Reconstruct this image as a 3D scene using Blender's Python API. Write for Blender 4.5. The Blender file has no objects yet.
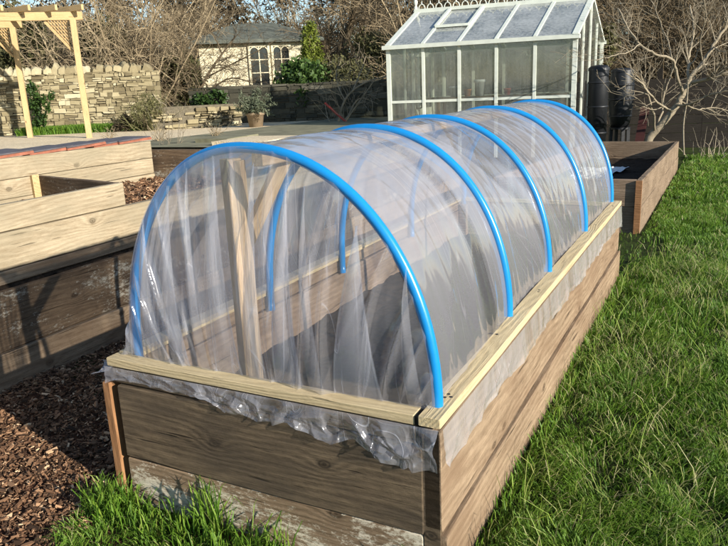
import bpy, math, random
import numpy as np
from mathutils import Vector, Matrix
random.seed(7); rng = np.random.default_rng(11)
S = bpy.context.scene
COL = S.collection
V = Vector

# ------------------------------------------------------------------ camera
F, YAW, PITCH, ROLL = 692.48, -0.4802, 0.2629, -0.0436
CAM = np.array([1.4968, -1.279, 0.7053])
def cam_axes():
    cy, sy = math.cos(YAW), math.sin(YAW)
    f = np.array([sy*math.cos(PITCH), cy*math.cos(PITCH), -math.sin(PITCH)])
    r = np.array([cy, -sy, 0.]); u = np.cross(r, f)
    return r*math.cos(ROLL)+u*math.sin(ROLL), -r*math.sin(ROLL)+u*math.cos(ROLL), f
RX, UX, FX = cam_axes()
cd = bpy.data.cameras.new('camera'); cam = bpy.data.objects.new('camera', cd); COL.objects.link(cam)
cam.matrix_world = Matrix(((RX[0], UX[0], -FX[0], CAM[0]), (RX[1], UX[1], -FX[1], CAM[1]), (RX[2], UX[2], -FX[2], CAM[2]), (0, 0, 0, 1)))
cd.sensor_width = 36; cd.lens = 36*F/728; cd.clip_end = 2000; cd.clip_start = .02
S.camera = cam
def at(x, y, d):                      # the point d metres deep along a sight line of the survey
    p = CAM + (FX + RX*(x-364)/F - UX*(y-273)/F)*d
    return V(p)

# ------------------------------------------------------------------ mesh helpers
class MB:
    def __init__(s): s.v = []; s.f = []; s.t = []; s.n = 0
    def add(s, v, f, t=0.):
        v = np.asarray(v, float).reshape(-1, 3)
        f = np.asarray(f, int)
        s.v.append(v); s.f.append(f+s.n); s.n += len(v)
        s.t.append(np.full(len(v), t) if np.isscalar(t) else np.asarray(t, float))
        return s
    def box(s, c, size, rz=0, t=0., jit=0., M=None):
        x, y, z = np.array(size)/2.
        v = np.array([[-x,-y,-z],[x,-y,-z],[x,y,-z],[-x,y,-z],[-x,-y,z],[x,-y,z],[x,y,z],[-x,y,z]])
        if jit: v = v + rng.uniform(-jit, jit, v.shape)
        if M is not None: v = v @ np.array(M.to_3x3()).T
        if rz:
            a, b = math.cos(rz), math.sin(rz); v = v @ np.array([[a, b, 0], [-b, a, 0], [0, 0, 1]])
        return s.add(v+np.array(c), [[0,3,2,1],[4,5,6,7],[0,1,5,4],[1,2,6,5],[2,3,7,6],[3,0,4,7]], t)
    def bar(s, a, b, w, h, up=(0, 0, 1), t=0.):   # rectangular bar from a to b
        a, b = V(a), V(b); d = (b-a); L = d.length; d.normalize()
        u = V(up); r = d.cross(u)
        if r.length < 1e-4: r = d.cross(V((1, 0, 0)))
        r.normalize(); u = r.cross(d)
        v = []
        for e in (a, b):
            for i, j in ((-1, -1), (1, -1), (1, 1), (-1, 1)): v.append(e + r*(i*w/2)+u*(j*h/2))
        return s.add([tuple(q) for q in v], [[0,1,2,3],[7,6,5,4],[0,4,5,1],[1,5,6,2],[2,6,7,3],[3,7,4,0]], t)
    def tube(s, pts, rad, n=6, t=0., cap=True):
        P = np.asarray([tuple(p) for p in pts], float); m = len(P)
        R = np.full(m, rad) if np.isscalar(rad) else np.asarray(rad, float)
        T = np.gradient(P, axis=0); T /= (np.linalg.norm(T, axis=1)[:, None]+1e-12)
        a = np.array([0, 0, 1.]) if abs(T[0][2]) < .9 else np.array([1., 0, 0])
        N = np.cross(T[0], a); N /= np.linalg.norm(N); out = []
        ang = np.arange(n)*2*np.pi/n
        for i in range(m):
            N = N - T[i]*(N@T[i]); N /= (np.linalg.norm(N)+1e-12); B = np.cross(T[i], N)
            out.append(P[i]+R[i]*(np.cos(ang)[:, None]*N+np.sin(ang)[:, None]*B))
        i = np.arange(m-1)[:, None]; j = np.arange(n)[None, :]; k = (j+1) % n
        f = np.stack([i*n+j, i*n+k, (i+1)*n+k, (i+1)*n+j], -1).reshape(-1, 4)
        s.add(np.concatenate(out), f, t)
        if cap:
            b = s.n-m*n
            for q, o in ((b, out[0]), (b+(m-1)*n, out[-1])):
                s.v.append(o.mean(0)[None]); s.t.append(np.array([t if np.isscalar(t) else 0.]))
                c = s.n; s.n += 1
                s.f.append(np.array([[q+x, q+(x+1) % n, c] for x in range(n)]))
        return s
    def lathe(s, prof, c=(0, 0, 0), n=24, t=0.):
        P = np.asarray(prof, float); m = len(P); a = np.arange(n)*2*np.pi/n
        v = np.stack([P[:, 0][:, None]*np.cos(a), P[:, 0][:, None]*np.sin(a), np.repeat(P[:, 1][:, None], n, 1)], -1).reshape(-1, 3)
        i = np.arange(m-1)[:, None]; j = np.arange(n)[None, :]; k = (j+1) % n
        f = np.stack([i*n+j, i*n+k, (i+1)*n+k, (i+1)*n+j], -1).reshape(-1, 4)
        return s.add(v+np.array(c), f, t)
    def quads(s, c, a, b, t):            # many quads: centres c, half-axes a and b
        v = np.stack([c-a-b, c+a-b, c+a+b, c-a+b], 1).reshape(-1, 3); n = len(c)
        return s.add(v, np.arange(n*4).reshape(n, 4), np.repeat(t, 4))
    def build(s, name, mat, parent=None, smooth=False):
        v = np.concatenate(s.v); t = np.concatenate(s.t)
        me = bpy.data.meshes.new(name)
        loops = []; starts = []; tot = []; p = 0
        for f in s.f:
            k = f.shape[1]; loops.append(f.ravel()); starts.append(p+np.arange(len(f))*k); tot.append(np.full(len(f), k)); p += f.size
        loops = np.concatenate(loops).astype(np.int32); starts = np.concatenate(starts).astype(np.int32)
        me.vertices.add(len(v)); me.vertices.foreach_set('co', v.astype(np.float32).ravel())
        me.loops.add(len(loops)); me.loops.foreach_set('vertex_index', loops)
        me.polygons.add(len(starts)); me.polygons.foreach_set('loop_start', starts)
        me.polygons.foreach_set('use_smooth', np.full(len(starts), bool(smooth)))
        me.update(calc_edges=True); me.validate()
        at_ = me.attributes.new('tint', 'FLOAT', 'POINT'); at_.data.foreach_set('value', t.astype(np.float32))
        if mat: me.materials.append(mat)
        return link(name, me, parent)
def link(name, me, parent=None):
    o = bpy.data.objects.new(name, me); COL.objects.link(o)
    if parent is not None: o.parent = parent
    return o
def grid(P, t=0.):                        # P (m,n,3) -> MB
    m, n, _ = P.shape; i = np.arange(m-1)[:, None]; j = np.arange(n-1)[None, :]
    f = np.stack([i*n+j, (i+1)*n+j, (i+1)*n+j+1, i*n+j+1], -1).reshape(-1, 4)
    return MB().add(P.reshape(-1, 3), f, t if np.isscalar(t) else t.ravel())
def tag(o, label, cat, group=None):
    o['label'] = label; o['category'] = cat
    if group: o['group'] = group
    return o
def thing(name, label, cat, loc=(0, 0, 0), rz=0, group=None):
    o = bpy.data.objects.new(name, None); COL.objects.link(o); o.location = loc; o.rotation_euler = (0, 0, rz); o.empty_display_size = .1
    return tag(o, label, cat, group)
def kind(o, k): o['kind'] = k; return o
def copy_tree(o, parent=None):
    c = o.copy(); COL.objects.link(c)
    if parent is not None: c.parent = parent
    for ch in list(o.children): copy_tree(ch, c)
    return c
# value noise on arrays
_tab = rng.uniform(-1, 1, (256, 256))
def vn(x, y, o=1):
    x = np.asarray(x, float); y = np.asarray(y, float); r = 0; a = 1; n = 0
    for k in range(o):
        xi = np.floor(x).astype(int); yi = np.floor(y).astype(int); fx = x-xi; fy = y-yi
        fx = fx*fx*(3-2*fx); fy = fy*fy*(3-2*fy); g = lambda i, j: _tab[(i+37*k) % 256, (j+91*k) % 256]
        r = r+a*((g(xi, yi)*(1-fx)+g(xi+1, yi)*fx)*(1-fy)+(g(xi, yi+1)*(1-fx)+g(xi+1, yi+1)*fx)*fy)
        n += a; a *= .5; x = x*2.03+5.1; y = y*2.03+1.7
    return r/n

# ------------------------------------------------------------------ materials
def newmat(name):
    m = bpy.data.materials.new(name); m.use_nodes = True; nt = m.node_tree; nt.nodes.clear()
    out = nt.nodes.new('ShaderNodeOutputMaterial'); return m, nt, out
class NT:
    def __init__(s, nt): s.nt = nt
    def __call__(s, typ, ins=None, **kw):
        n = s.nt.nodes.new('ShaderNode'+typ)
        for k, v in kw.items(): setattr(n, k, v)
        for k, v in (ins or {}).items():
            if isinstance(v, bpy.types.NodeSocket): s.nt.links.new(v, n.inputs[k])
            else: n.inputs[k].default_value = v
        return n
    def math(s, op, a, b=0., c=None, clamp=False):
        d = {0: a, 1: b}
        if c is not None: d[2] = c
        return s('Math', d, operation=op, use_clamp=clamp).outputs[0]
    def ramp(s, fac, stops):
        n = s('ValToRGB', {0: fac}); cr = n.color_ramp
        while len(cr.elements) < len(stops): cr.elements.new(.5)
        for e, (p, c) in zip(cr.elements, stops):
            e.position = p; e.color = (*c, 1) if not np.isscalar(c) else (c, c, c, 1)
        return n.outputs[0]
    def mix(s, f, a, b, blend='MIX'):
        n = s('Mix', {0: f, 6: a, 7: b}, data_type='RGBA', blend_type=blend); return n.outputs[2]
    def maprange(s, v, a, b, c=0., d=1., clamp=True):
        return s('MapRange', {0: v, 1: a, 2: b, 3: c, 4: d}, clamp=clamp).outputs[0]
def c4(c): return (*c, 1)
def principled(N, out, col, rough=.8, bump=None, bstr=.4, bdist=.004, spec=.3, metal=0., trans=None):
    d = {'Roughness': rough, 'Specular IOR Level': spec, 'Metallic': metal}
    d['Base Color'] = col if isinstance(col, bpy.types.NodeSocket) else c4(col)
    if bump is not None:
        d['Normal'] = N('Bump', {'Height': bump, 'Strength': bstr, 'Distance': bdist}).outputs[0]
    p = N('BsdfPrincipled', d); sh = p.outputs[0]
    if trans:
        tr = N('BsdfTranslucent', {0: d['Base Color']})
        sh = N('MixShader', {0: trans, 1: sh, 2: tr.outputs[0]}).outputs[0]
    N.nt.links.new(sh, out.inputs[0]); return p

def fine0(N, co):
    return N('TexNoise', {'Vector': co, 'Scale': 22., 'Detail': 2.}).outputs[0]
def wood(name, dark, light, stain=None, stain_amt=.0, paint=None, paint_lo=.55, rough=.8, grain=1., knots=True, crack=.6):
    m, nt, out = newmat(name); N = NT(nt)
    tc = N('TexCoord').outputs['Object']; rnd = N('ObjectInfo').outputs['Random']
    off = N('CombineXYZ', {0: N.math('MULTIPLY', rnd, 37.), 1: N.math('MULTIPLY', rnd, 11.), 2: N.math('MULTIPLY', rnd, 5.)}).outputs[0]
    co = N('VectorMath', {0: tc, 1: off}, operation='ADD').outputs[0]
    warp = N('TexNoise', {'Vector': N('VectorMath', {0: co, 1: (1.3, 5., 5.)}, operation='MULTIPLY').outputs[0], 'Scale': 1., 'Detail': 2.}).outputs[0]
    sep = N('SeparateXYZ', {0: co})
    kw = N.math('MULTIPLY', N.math('SUBTRACT', warp, .5), .12)
    kv = N('CombineXYZ', {0: N.math('MULTIPLY', sep.outputs[0], 2.6), 1: N.math('ADD', N.math('MULTIPLY', sep.outputs[2], 4.2), kw)}).outputs[0]
    vo = N('TexVoronoi', {'Vector': kv, 'Scale': 1., 'Randomness': 1.}, voronoi_dimensions='2D')
    kmask = N.math('GREATER_THAN', N('SeparateXYZ', {0: vo.outputs['Color']}).outputs[0], .5)
    kd = N.math('ADD', N.math('MULTIPLY_ADD', N.math('SUBTRACT', fine0(N, co), .5), .05, vo.outputs['Distance']), N.math('MULTIPLY', N.math('SUBTRACT', 1., kmask), 2.))
    kn = N.maprange(kd, .0, .30, 1., 0.) if knots else N('Value').outputs[0]
    zz = N.math('ADD', N.math('ADD', sep.outputs[2], N.math('MULTIPLY', sep.outputs[1], .7)), N.math('ADD', N.math('MULTIPLY', warp, .16), N.math('MULTIPLY', N.math('POWER', kn, 2.), .05)))
    rings = N.math('SINE', N.math('MULTIPLY', zz, 300.*grain))
    fine = N('TexNoise', {'Vector': N('VectorMath', {0: co, 1: (9., 190., 190.)}, operation='MULTIPLY').outputs[0], 'Scale': 1., 'Detail': 4., 'Roughness': .7}).outputs[0]
    blot = N('TexNoise', {'Vector': N('VectorMath', {0: co, 1: (2.5, 6., 9.)}, operation='MULTIPLY').outputs[0], 'Scale': 1., 'Detail': 5., 'Roughness': .65}).outputs[0]
    mid = N('TexNoise', {'Vector': N('VectorMath', {0: co, 1: (34., 80., 80.)}, operation='MULTIPLY').outputs[0], 'Scale': 1., 'Detail': 7., 'Roughness': .8}).outputs[0]
    fine = N.math('MULTIPLY_ADD', N.math('SUBTRACT', mid, .5), .9, fine)
    g = N.math('ADD', N.math('MULTIPLY', rings, .085), N.math('ADD', N.math('MULTIPLY', fine, .75), N.math('MULTIPLY', blot, .75)))
    g = N.maprange(g, .42, 1.1)
    col = N.mix(g, c4(dark), c4(light))
    # short drying cracks
    crn = N('TexNoise', {'Vector': N('VectorMath', {0: co, 1: (4., 90., 90.)}, operation='MULTIPLY').outputs[0], 'Scale': 1., 'Detail': 2.}).outputs[0]
    cr = N.maprange(N.math('ADD', crn, N.math('MULTIPLY', blot, .25)), .45, .39)
    col = N.mix(N.math('MULTIPLY', cr, crack), col, c4([x*.3 for x in dark]))
    if knots:
        kc = N.maprange(kd, .075, .035)
        kr = N.math('SINE', N.math('MULTIPLY', kd, 190.))
        col = N.mix(N.math('MULTIPLY', kc, N.maprange(kr, -1., 1., .55, .95)), col, c4([x*.4 for x in dark]))
    if stain:
        sn = N('TexNoise', {'Vector': N('VectorMath', {0: co, 1: (2.2, 5., 6.)}, operation='MULTIPLY').outputs[0], 'Scale': 1.3, 'Detail': 6., 'Roughness': .6}).outputs[0]
        col = N.mix(N.math('MULTIPLY', N.maprange(sn, .42, .62), stain_amt), col, c4(stain))
    if paint:
        pn = N('TexNoise', {'Vector': N('VectorMath', {0: co, 1: (3.5, 7., 9.)}, operation='MULTIPLY').outputs[0], 'Scale': 1., 'Detail': 10., 'Roughness': .78}).outputs[0]
        pk = N('TexNoise', {'Vector': N('VectorMath', {0: co, 1: (60., 90., 120.)}, operation='MULTIPLY').outputs[0], 'Scale': 1., 'Detail': 4., 'Roughness': .8}).outputs[0]
        pf = N.maprange(N.math('ADD', pn, N.math('MULTIPLY', N.math('SUBTRACT', pk, .5), .55)), paint_lo, paint_lo+.09)
        col = N.mix(N.math('MULTIPLY', pf, .9), col, c4(paint))
    h = N.math('SUBTRACT', N.math('ADD', N.math('MULTIPLY', fine, .8), N.math('MULTIPLY', rings, .15)), N.math('MULTIPLY', cr, 1.2))
    principled(N, out, col, rough, h, .7, .004, .2)
    return m
def tinted(name, stops, rough=.85, trans=None, noise=0., bump=None, spec=.25):
    m, nt, out = newmat(name); N = NT(nt)
    t = N('Attribute', attribute_name='tint').outputs['Fac']
    if noise:
        nz = N('TexNoise', {'Vector': N('TexCoord').outputs['Object'], 'Scale': bump or 30., 'Detail': 5., 'Roughness': .7}).outputs[0]
        t = N.math('ADD', t, N.math('MULTIPLY', N.math('SUBTRACT', nz, .5), noise))
        principled(N, out, N.ramp(t, stops), rough, nz, .6, .01, spec, trans=trans)
    else: principled(N, out, N.ramp(t, stops), rough, spec=spec, trans=trans)
    return m
def plain(name, col, rough=.6, spec=.4, var=.25, scale=12., metal=0., bstr=.2):
    m, nt, out = newmat(name); N = NT(nt)
    nz = N('TexNoise', {'Vector': N('TexCoord').outputs['Object'], 'Scale': scale, 'Detail': 6., 'Roughness': .65}).outputs[0]
    col_ = N.mix(N.maprange(nz, .3, .7), c4([x*(1-var) for x in col]), c4([min(1, x*(1+var*.6)) for x in col]))
    principled(N, out, col_, rough, nz, bstr, .004, spec, metal); return m

def film(name, lo=.10, hi=.30, axis=(1.5, 9., 1.2), tint=(.62, .62, .67), line=.22, bump=.35, gl=.09, patch=1., shear=False, top=0.):
    m, nt, out = newmat(name); N = NT(nt)
    co = N('TexCoord').outputs['Object']
    if shear:                            # creases run round the hoops at changing slants
        sp = N('SeparateXYZ', {0: co})
        sl = N.maprange(N('TexNoise', {'Vector': N('CombineXYZ', {1: N.math('MULTIPLY', sp.outputs[1], .9)}).outputs[0], 'Scale': 1., 'Detail': 1.}).outputs[0], .38, .62, -.25, 1.35)
        co = N('CombineXYZ', {0: sp.outputs[0], 1: N.math('MULTIPLY_ADD', sp.outputs[2], sl, sp.outputs[1]), 2: sp.outputs[2]}).outputs[0]
    def noise(sc, det=2., dis=.5, rough=.5, off=0.):
        v = N('VectorMath', {0: co, 1: sc, 2: (off, off*1.7, off*.6)}, operation='MULTIPLY_ADD').outputs[0]
        return N('TexNoise', {'Vector': v, 'Scale': 1., 'Detail': det, 'Roughness': rough, 'Distortion': dis}).outputs[0]
    def contour(n, lev, w): return N.maprange(N.math('ABSOLUTE', N.math('SUBTRACT', n, lev)), 0., w, 1., 0.)
    a = noise(axis, 1.5, .4)
    big = noise((1.6, 1.6, 1.6), 2., .3, .5, 4.)
    fine = noise(tuple(x*2.2 for x in axis), 2., 1.2, .5, 9.)
    dust = noise((140., 140., 140.), 3., 0., .7)
    clear = N.maprange(noise((axis[0]*.7, axis[1]*.9, axis[2]*.7), 1.5, .25, .5, 14.), .56, .64, 0., .55*patch)
    fac = N.maprange(a, .40, .60, lo, lo+(hi-lo)*.6)
    fac = N.math('MULTIPLY_ADD', N.maprange(big, .38, .62), (hi-lo)*.5, fac)
    sparse = N.maprange(noise((3., 4., 3.), 2., 0., .5, 2.), .5, .62)
    ln = N.math('MULTIPLY', contour(a, .49, .003), sparse)
    lng = noise((axis[0]*.7, axis[1]*1.5, axis[2]*.45), 0., 0., .5, 21.)
    for lev in (.36, .42, .47, .52, .57, .63): ln = N.math('MAXIMUM', ln, N.math('MULTIPLY', contour(lng, lev, .0055), N.maprange(noise((4., 5., 4.), 1., 0., .5, lev*40), .46, .58)))
    clear = N.maprange(noise((axis[0]*.7, axis[1]*.9, axis[2]*.7), 1.5, .25, .5, 14.), .56, .64, 0., .55*patch)
    fac = N.maprange(a, .40, .60, lo, lo+(hi-lo)*.6)
    fac = N.math('MULTIPLY_ADD', N.maprange(big, .38, .62), (hi-lo)*.5, fac)
    sparse = N.maprange(noise((3., 4., 3.), 2., 0., .5, 2.), .5, .62)
    ln = N.math('MULTIPLY', contour(a, .49, .003), sparse)
    lng = noise((axis[0]*.7, axis[1]*1.5, axis[2]*.45), 0., 0., .5, 21.)
    for lev in (.36, .42, .47, .52, .57, .63): ln = N.math('MAXIMUM', ln, N.math('MULTIPLY', contour(lng, lev, .0055), N.maprange(noise((4., 5., 4.), 1., 0., .5, lev*40), .46, .58)))
    ln2 = N.math('MULTIPLY', contour(a, .49, .006), N.maprange(big, .45, .55))
    ln = N.math('MAXIMUM', ln, ln2)
    if top: fac = N.math('MULTIPLY_ADD', N.maprange(N('SeparateXYZ', {0: co}).outputs[2], .05, .5), top, fac)
    fac = N.math('MULTIPLY', fac, N.math('SUBTRACT', 1., clear))
    fac = N.math('MULTIPLY_ADD', ln, line, fac)
    fac = N.math('MULTIPLY_ADD', N.math('SUBTRACT', dust, .5), .06, fac)
    face = N('LayerWeight', {'Blend': .5}).outputs['Facing']
    fac = N.math('MULTIPLY_ADD', N.math('POWER', face, 3.), .22, fac, clamp=True)
    hgt = N.math('ADD', N.math('MULTIPLY', fine, .35), N.math('ADD', N.math('MULTIPLY', a, .8), N.math('MULTIPLY', ln, .12)))
    nm = N('Bump', {'Height': hgt, 'Strength': bump, 'Distance': .012}).outputs[0]
    df = N('BsdfDiffuse', {0: c4(tint), 'Normal': nm}).outputs[0]
    tl = N('BsdfTranslucent', {0: c4(tint), 'Normal': nm}).outputs[0]
    haze = N('MixShader', {0: .5, 1: df, 2: tl}).outputs[0]
    tr = N('BsdfTransparent', {0: (.965, .97, .98, 1)}).outputs[0]
    body = N('MixShader', {0: fac, 1: tr, 2: haze}).outputs[0]
    gs = N('BsdfGlossy', {0: (1, 1, 1, 1), 'Roughness': gl, 'Normal': nm}).outputs[0]
    fr = N.math('ADD', .05, N.math('MULTIPLY', N.math('POWER', face, 4.), .7))
    nt.links.new(N('MixShader', {0: fr, 1: body, 2: gs}).outputs[0], out.inputs[0])
    return m
def glass(name, dirt=.25, tint=(.35, .37, .33)):
    m, nt, out = newmat(name); N = NT(nt)
    co = N('TexCoord').outputs['Object']
    a = N('TexNoise', {'Vector': co, 'Scale': 2.2, 'Detail': 5., 'Roughness': .6}).outputs[0]
    s = N('TexNoise', {'Vector': N('VectorMath', {0: co, 1: (22., 22., 1.5)}, operation='MULTIPLY').outputs[0], 'Scale': 1., 'Detail': 3.}).outputs[0]
    fac = N.maprange(N.math('ADD', N.math('MULTIPLY', a, .6), N.math('MULTIPLY', s, .4)), .35, .68, dirt*.3, dirt*1.9)
    face = N('LayerWeight', {'Blend': .5}).outputs['Facing']
    tr = N('BsdfTransparent', {0: (.86, .88, .85, 1)}).outputs[0]
    df = N('BsdfDiffuse', {0: c4(tint)}).outputs[0]; tl = N('BsdfTranslucent', {0: c4(tint)}).outputs[0]
    body = N('MixShader', {0: fac, 1: tr, 2: N('MixShader', {0: .4, 1: df, 2: tl}).outputs[0]}).outputs[0]
    gs = N('BsdfGlossy', {0: (1, 1, 1, 1), 'Roughness': .06}).outputs[0]
    fr = N.math('ADD', .05, N.math('MULTIPLY', N.math('POWER', face, 4.), .9))
    nt.links.new(N('MixShader', {0: fr, 1: body, 2: gs}).outputs[0], out.inputs[0]); return m

M = {}
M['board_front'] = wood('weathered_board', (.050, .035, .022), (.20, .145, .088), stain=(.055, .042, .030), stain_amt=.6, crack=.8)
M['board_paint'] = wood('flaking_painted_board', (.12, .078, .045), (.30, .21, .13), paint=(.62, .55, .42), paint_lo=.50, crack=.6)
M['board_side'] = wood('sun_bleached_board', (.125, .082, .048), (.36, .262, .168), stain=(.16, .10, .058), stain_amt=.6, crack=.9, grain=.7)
M['board_old'] = wood('old_scaffold_board', (.21, .155, .09), (.45, .37, .25), stain=(.24, .20, .13), stain_amt=.7, crack=.8)
M['board_stain_shade'] = wood('dark_stain_shade_board', (.07, .045, .027), (.20, .135, .08), stain=(.05, .032, .02), stain_amt=.7, paint=(.40, .36, .28), paint_lo=.545)  # real stain on the low terrace; painted shade on the end boards
M['board_brown'] = wood('brown_board', (.14, .096, .060), (.29, .215, .145), stain=(.11, .075, .046), stain_amt=.5)
M['board_grey'] = wood('greyed_board', (.15, .105, .07), (.33, .24, .165), stain=(.13, .085, .055), stain_amt=.5)
M['board_orange'] = wood('orange_post', (.17, .08, .034), (.36, .185, .085), knots=False)
M['batten'] = wood('new_pine_batten', (.40, .30, .165), (.60, .485, .29), stain=(.40, .32, .18), stain_amt=.35, crack=.3, grain=1.8, knots=False)
M['pergola'] = wood('treated_pine', (.36, .24, .11), (.54, .39, .20), crack=.4)
M['post'] = wood('pale_post', (.36, .24, .13), (.58, .43, .26), crack=.4)
M['hoop'] = plain('blue_water_pipe', (.008, .20, .50), .28, .5, .06, 30, 0, .05)
M['film'] = film('polythene_film', .28, .36, (.9, 4.5, .8), tint=(.57, .56, .59), line=.15, bump=.12, shear=True, patch=1.1, top=.25)
M['film_end'] = film('gathered_polythene', .19, .27, (7., 3., .6), line=.22, bump=.25, patch=.5)
M['film_skirt'] = film('hanging_polythene', .26, .42, (6., 14., 2.), tint=(.72, .71, .73), line=.25, bump=.4)
M['film_ruffle'] = film('crumpled_polythene', .16, .46, (16., 6., 9.), line=.4, bump=.5, gl=.18)
M['soil'] = plain('dark_soil', (.035, .024, .016), .95, .1, .6, 40, 0, 1.)
M['paintwhite'] = plain('white_painted_aluminium', (.56, .58, .50), .45, .4, .12, 8)
M['glass'] = glass('greenhouse_glass', .16, (.42, .43, .40)); M['roofglass'] = glass('greenhouse_roof_glass', .60, (.55, .56, .53))
M['black'] = plain('black_polythene_butt', (.011, .012, .014), .48, .4, .3, 10, 0, .1)
M['cream'] = plain('cream_boarding', (.60, .53, .36), .7, .2, .1, 5)
M['slate'] = plain('grey_felt_roof', (.105, .112, .092), .95, .1, .4, 6)
M['darkpane'] = plain('dark_window_pane', (.02, .022, .022), .08, .6, .3, 3, 0, 0.)
M['stone'] = tinted('rubble_stone', [(0, (.125, .10, .055)), (.4, (.225, .185, .105)), (.8, (.32, .27, .16)), (1, (.42, .37, .24))], .95, None, .5, 9.)
M['stone_shade'] = tinted('shade_toned_stone', [(0, (.035, .034, .024)), (.6, (.075, .068, .046)), (1, (.12, .11, .08))], .95, None, .5, 9.)  # the wall's shade is put into these darker stone tones
M['mortar'] = plain('brown_mortar', (.13, .11, .075), .95, .1, .4, 20)  # dull brown core that shows in the joints
M['twig'] = tinted('straw_twigs', [(0, (.09, .067, .040)), (.5, (.22, .167, .098)), (1, (.38, .30, .185))], .9)
M['twig_dark'] = tinted('brown_twigs', [(0, (.045, .034, .02)), (1, (.17, .125, .07))], .9)
M['bark'] = tinted('apple_bark', [(0, (.09, .072, .047)), (.5, (.22, .18, .122)), (1, (.38, .32, .225))], .9, None, .5, 30.)
M['leaf'] = tinted('evergreen_leaf', [(0, (.022, .045, .012)), (.6, (.055, .10, .022)), (1, (.10, .15, .045))], .45, .25)
M['leaf_lime'] = tinted('lime_conifer', [(0, (.06, .09, .012)), (1, (.19, .22, .03))], .7, .25)
M['leaf_olive'] = tinted('olive_leaf', [(0, (.06, .058, .022)), (1, (.19, .18, .075))], .7, .25)
M['leaf_grey'] = tinted('grey_green_leaf', [(0, (.05, .065, .035)), (1, (.17, .19, .12))], .7, .25)
M['wood_mass'] = tinted('far_thicket', [(0, (.03, .024, .014)), (.6, (.085, .066, .038)), (1, (.19, .15, .09))], .95, .15)
M['terracotta'] = plain('beige_terracotta', (.24, .18, .115), .8, .2, .2, 14)
M['tile'] = plain('grey_topped_tile', (.095, .085, .09), .8, .3, .4, 14)
M['tile_edge'] = plain('red_tile_edge', (.27, .10, .06), .85, .2, .3, 20)
M['red'] = plain('red_paint', (.42, .06, .035), .5, .4, .2, 20)
M['dullred'] = plain('dull_red_paint', (.055, .014, .011), .7, .3, .3, 10)
M['white_stuff'] = plain('white_plastic', (.6, .62, .62), .5, .4, .15, 20)
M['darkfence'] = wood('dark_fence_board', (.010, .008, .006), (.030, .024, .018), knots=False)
M['zinc'] = plain('grey_metal', (.3, .3, .3), .4, .5, .2, 10, .8)
M['chips'] = tinted('bark_chips', [(0, (.036, .020, .011)), (.4, (.15, .078, .040)), (.7, (.32, .185, .10)), (1, (.66, .48, .29))], .85)
M['grass'] = tinted('grass_blades', [(0, (.045, .115, .010)), (.45, (.125, .235, .022)), (.8, (.225, .315, .045)), (.93, (.29, .30, .10)), (1, (.45, .40, .22))], .55, .35, spec=.35)
def ground_mat():
    m, nt, out = newmat('turf_soil'); N = NT(nt); co = N('TexCoord').outputs['Object']
    a = N('TexNoise', {'Vector': co, 'Scale': 3., 'Detail': 8., 'Roughness': .7}).outputs[0]
    b = N('TexNoise', {'Vector': co, 'Scale': 60., 'Detail': 4., 'Roughness': .7}).outputs[0]
    col = N.mix(N.maprange(N.math('ADD', N.math('MULTIPLY', a, .6), N.math('MULTIPLY', b, .4)), .4, .6), (.022, .026, .009, 1), (.045, .065, .014, 1))
    principled(N, out, col, .95, b, 1., .02, .1); return m
def gravel_mat(name, c0, c1, sc=55.):
    m, nt, out = newmat(name); N = NT(nt); co = N('TexCoord').outputs['Object']
    v = N('TexVoronoi', {'Vector': co, 'Scale': sc})
    b = N('TexNoise', {'Vector': co, 'Scale': 1.5, 'Detail': 6.}).outputs[0]
    k = N('SeparateXYZ', {0: v.outputs['Color']}).outputs[0]
    col = N.mix(N.math('ADD', N.math('MULTIPLY', k, .7), N.math('MULTIPLY', b, .3)), c4(c0), c4(c1))
    principled(N, out, col, .9, N.math('SUBTRACT', 1., v.outputs['Distance']), .5, .01, .15); return m
M['ground'] = ground_mat()
M['gravel'] = gravel_mat('beige_gravel', (.45, .35, .21), (.80, .66, .45))
M['mulchbase'] = gravel_mat('bark_mulch', (.025, .012, .008), (.12, .055, .03), 90.)
M['patio'] = plain('mossy_paving', (.20, .185, .115), .9, .2, .4, 4)

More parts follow.
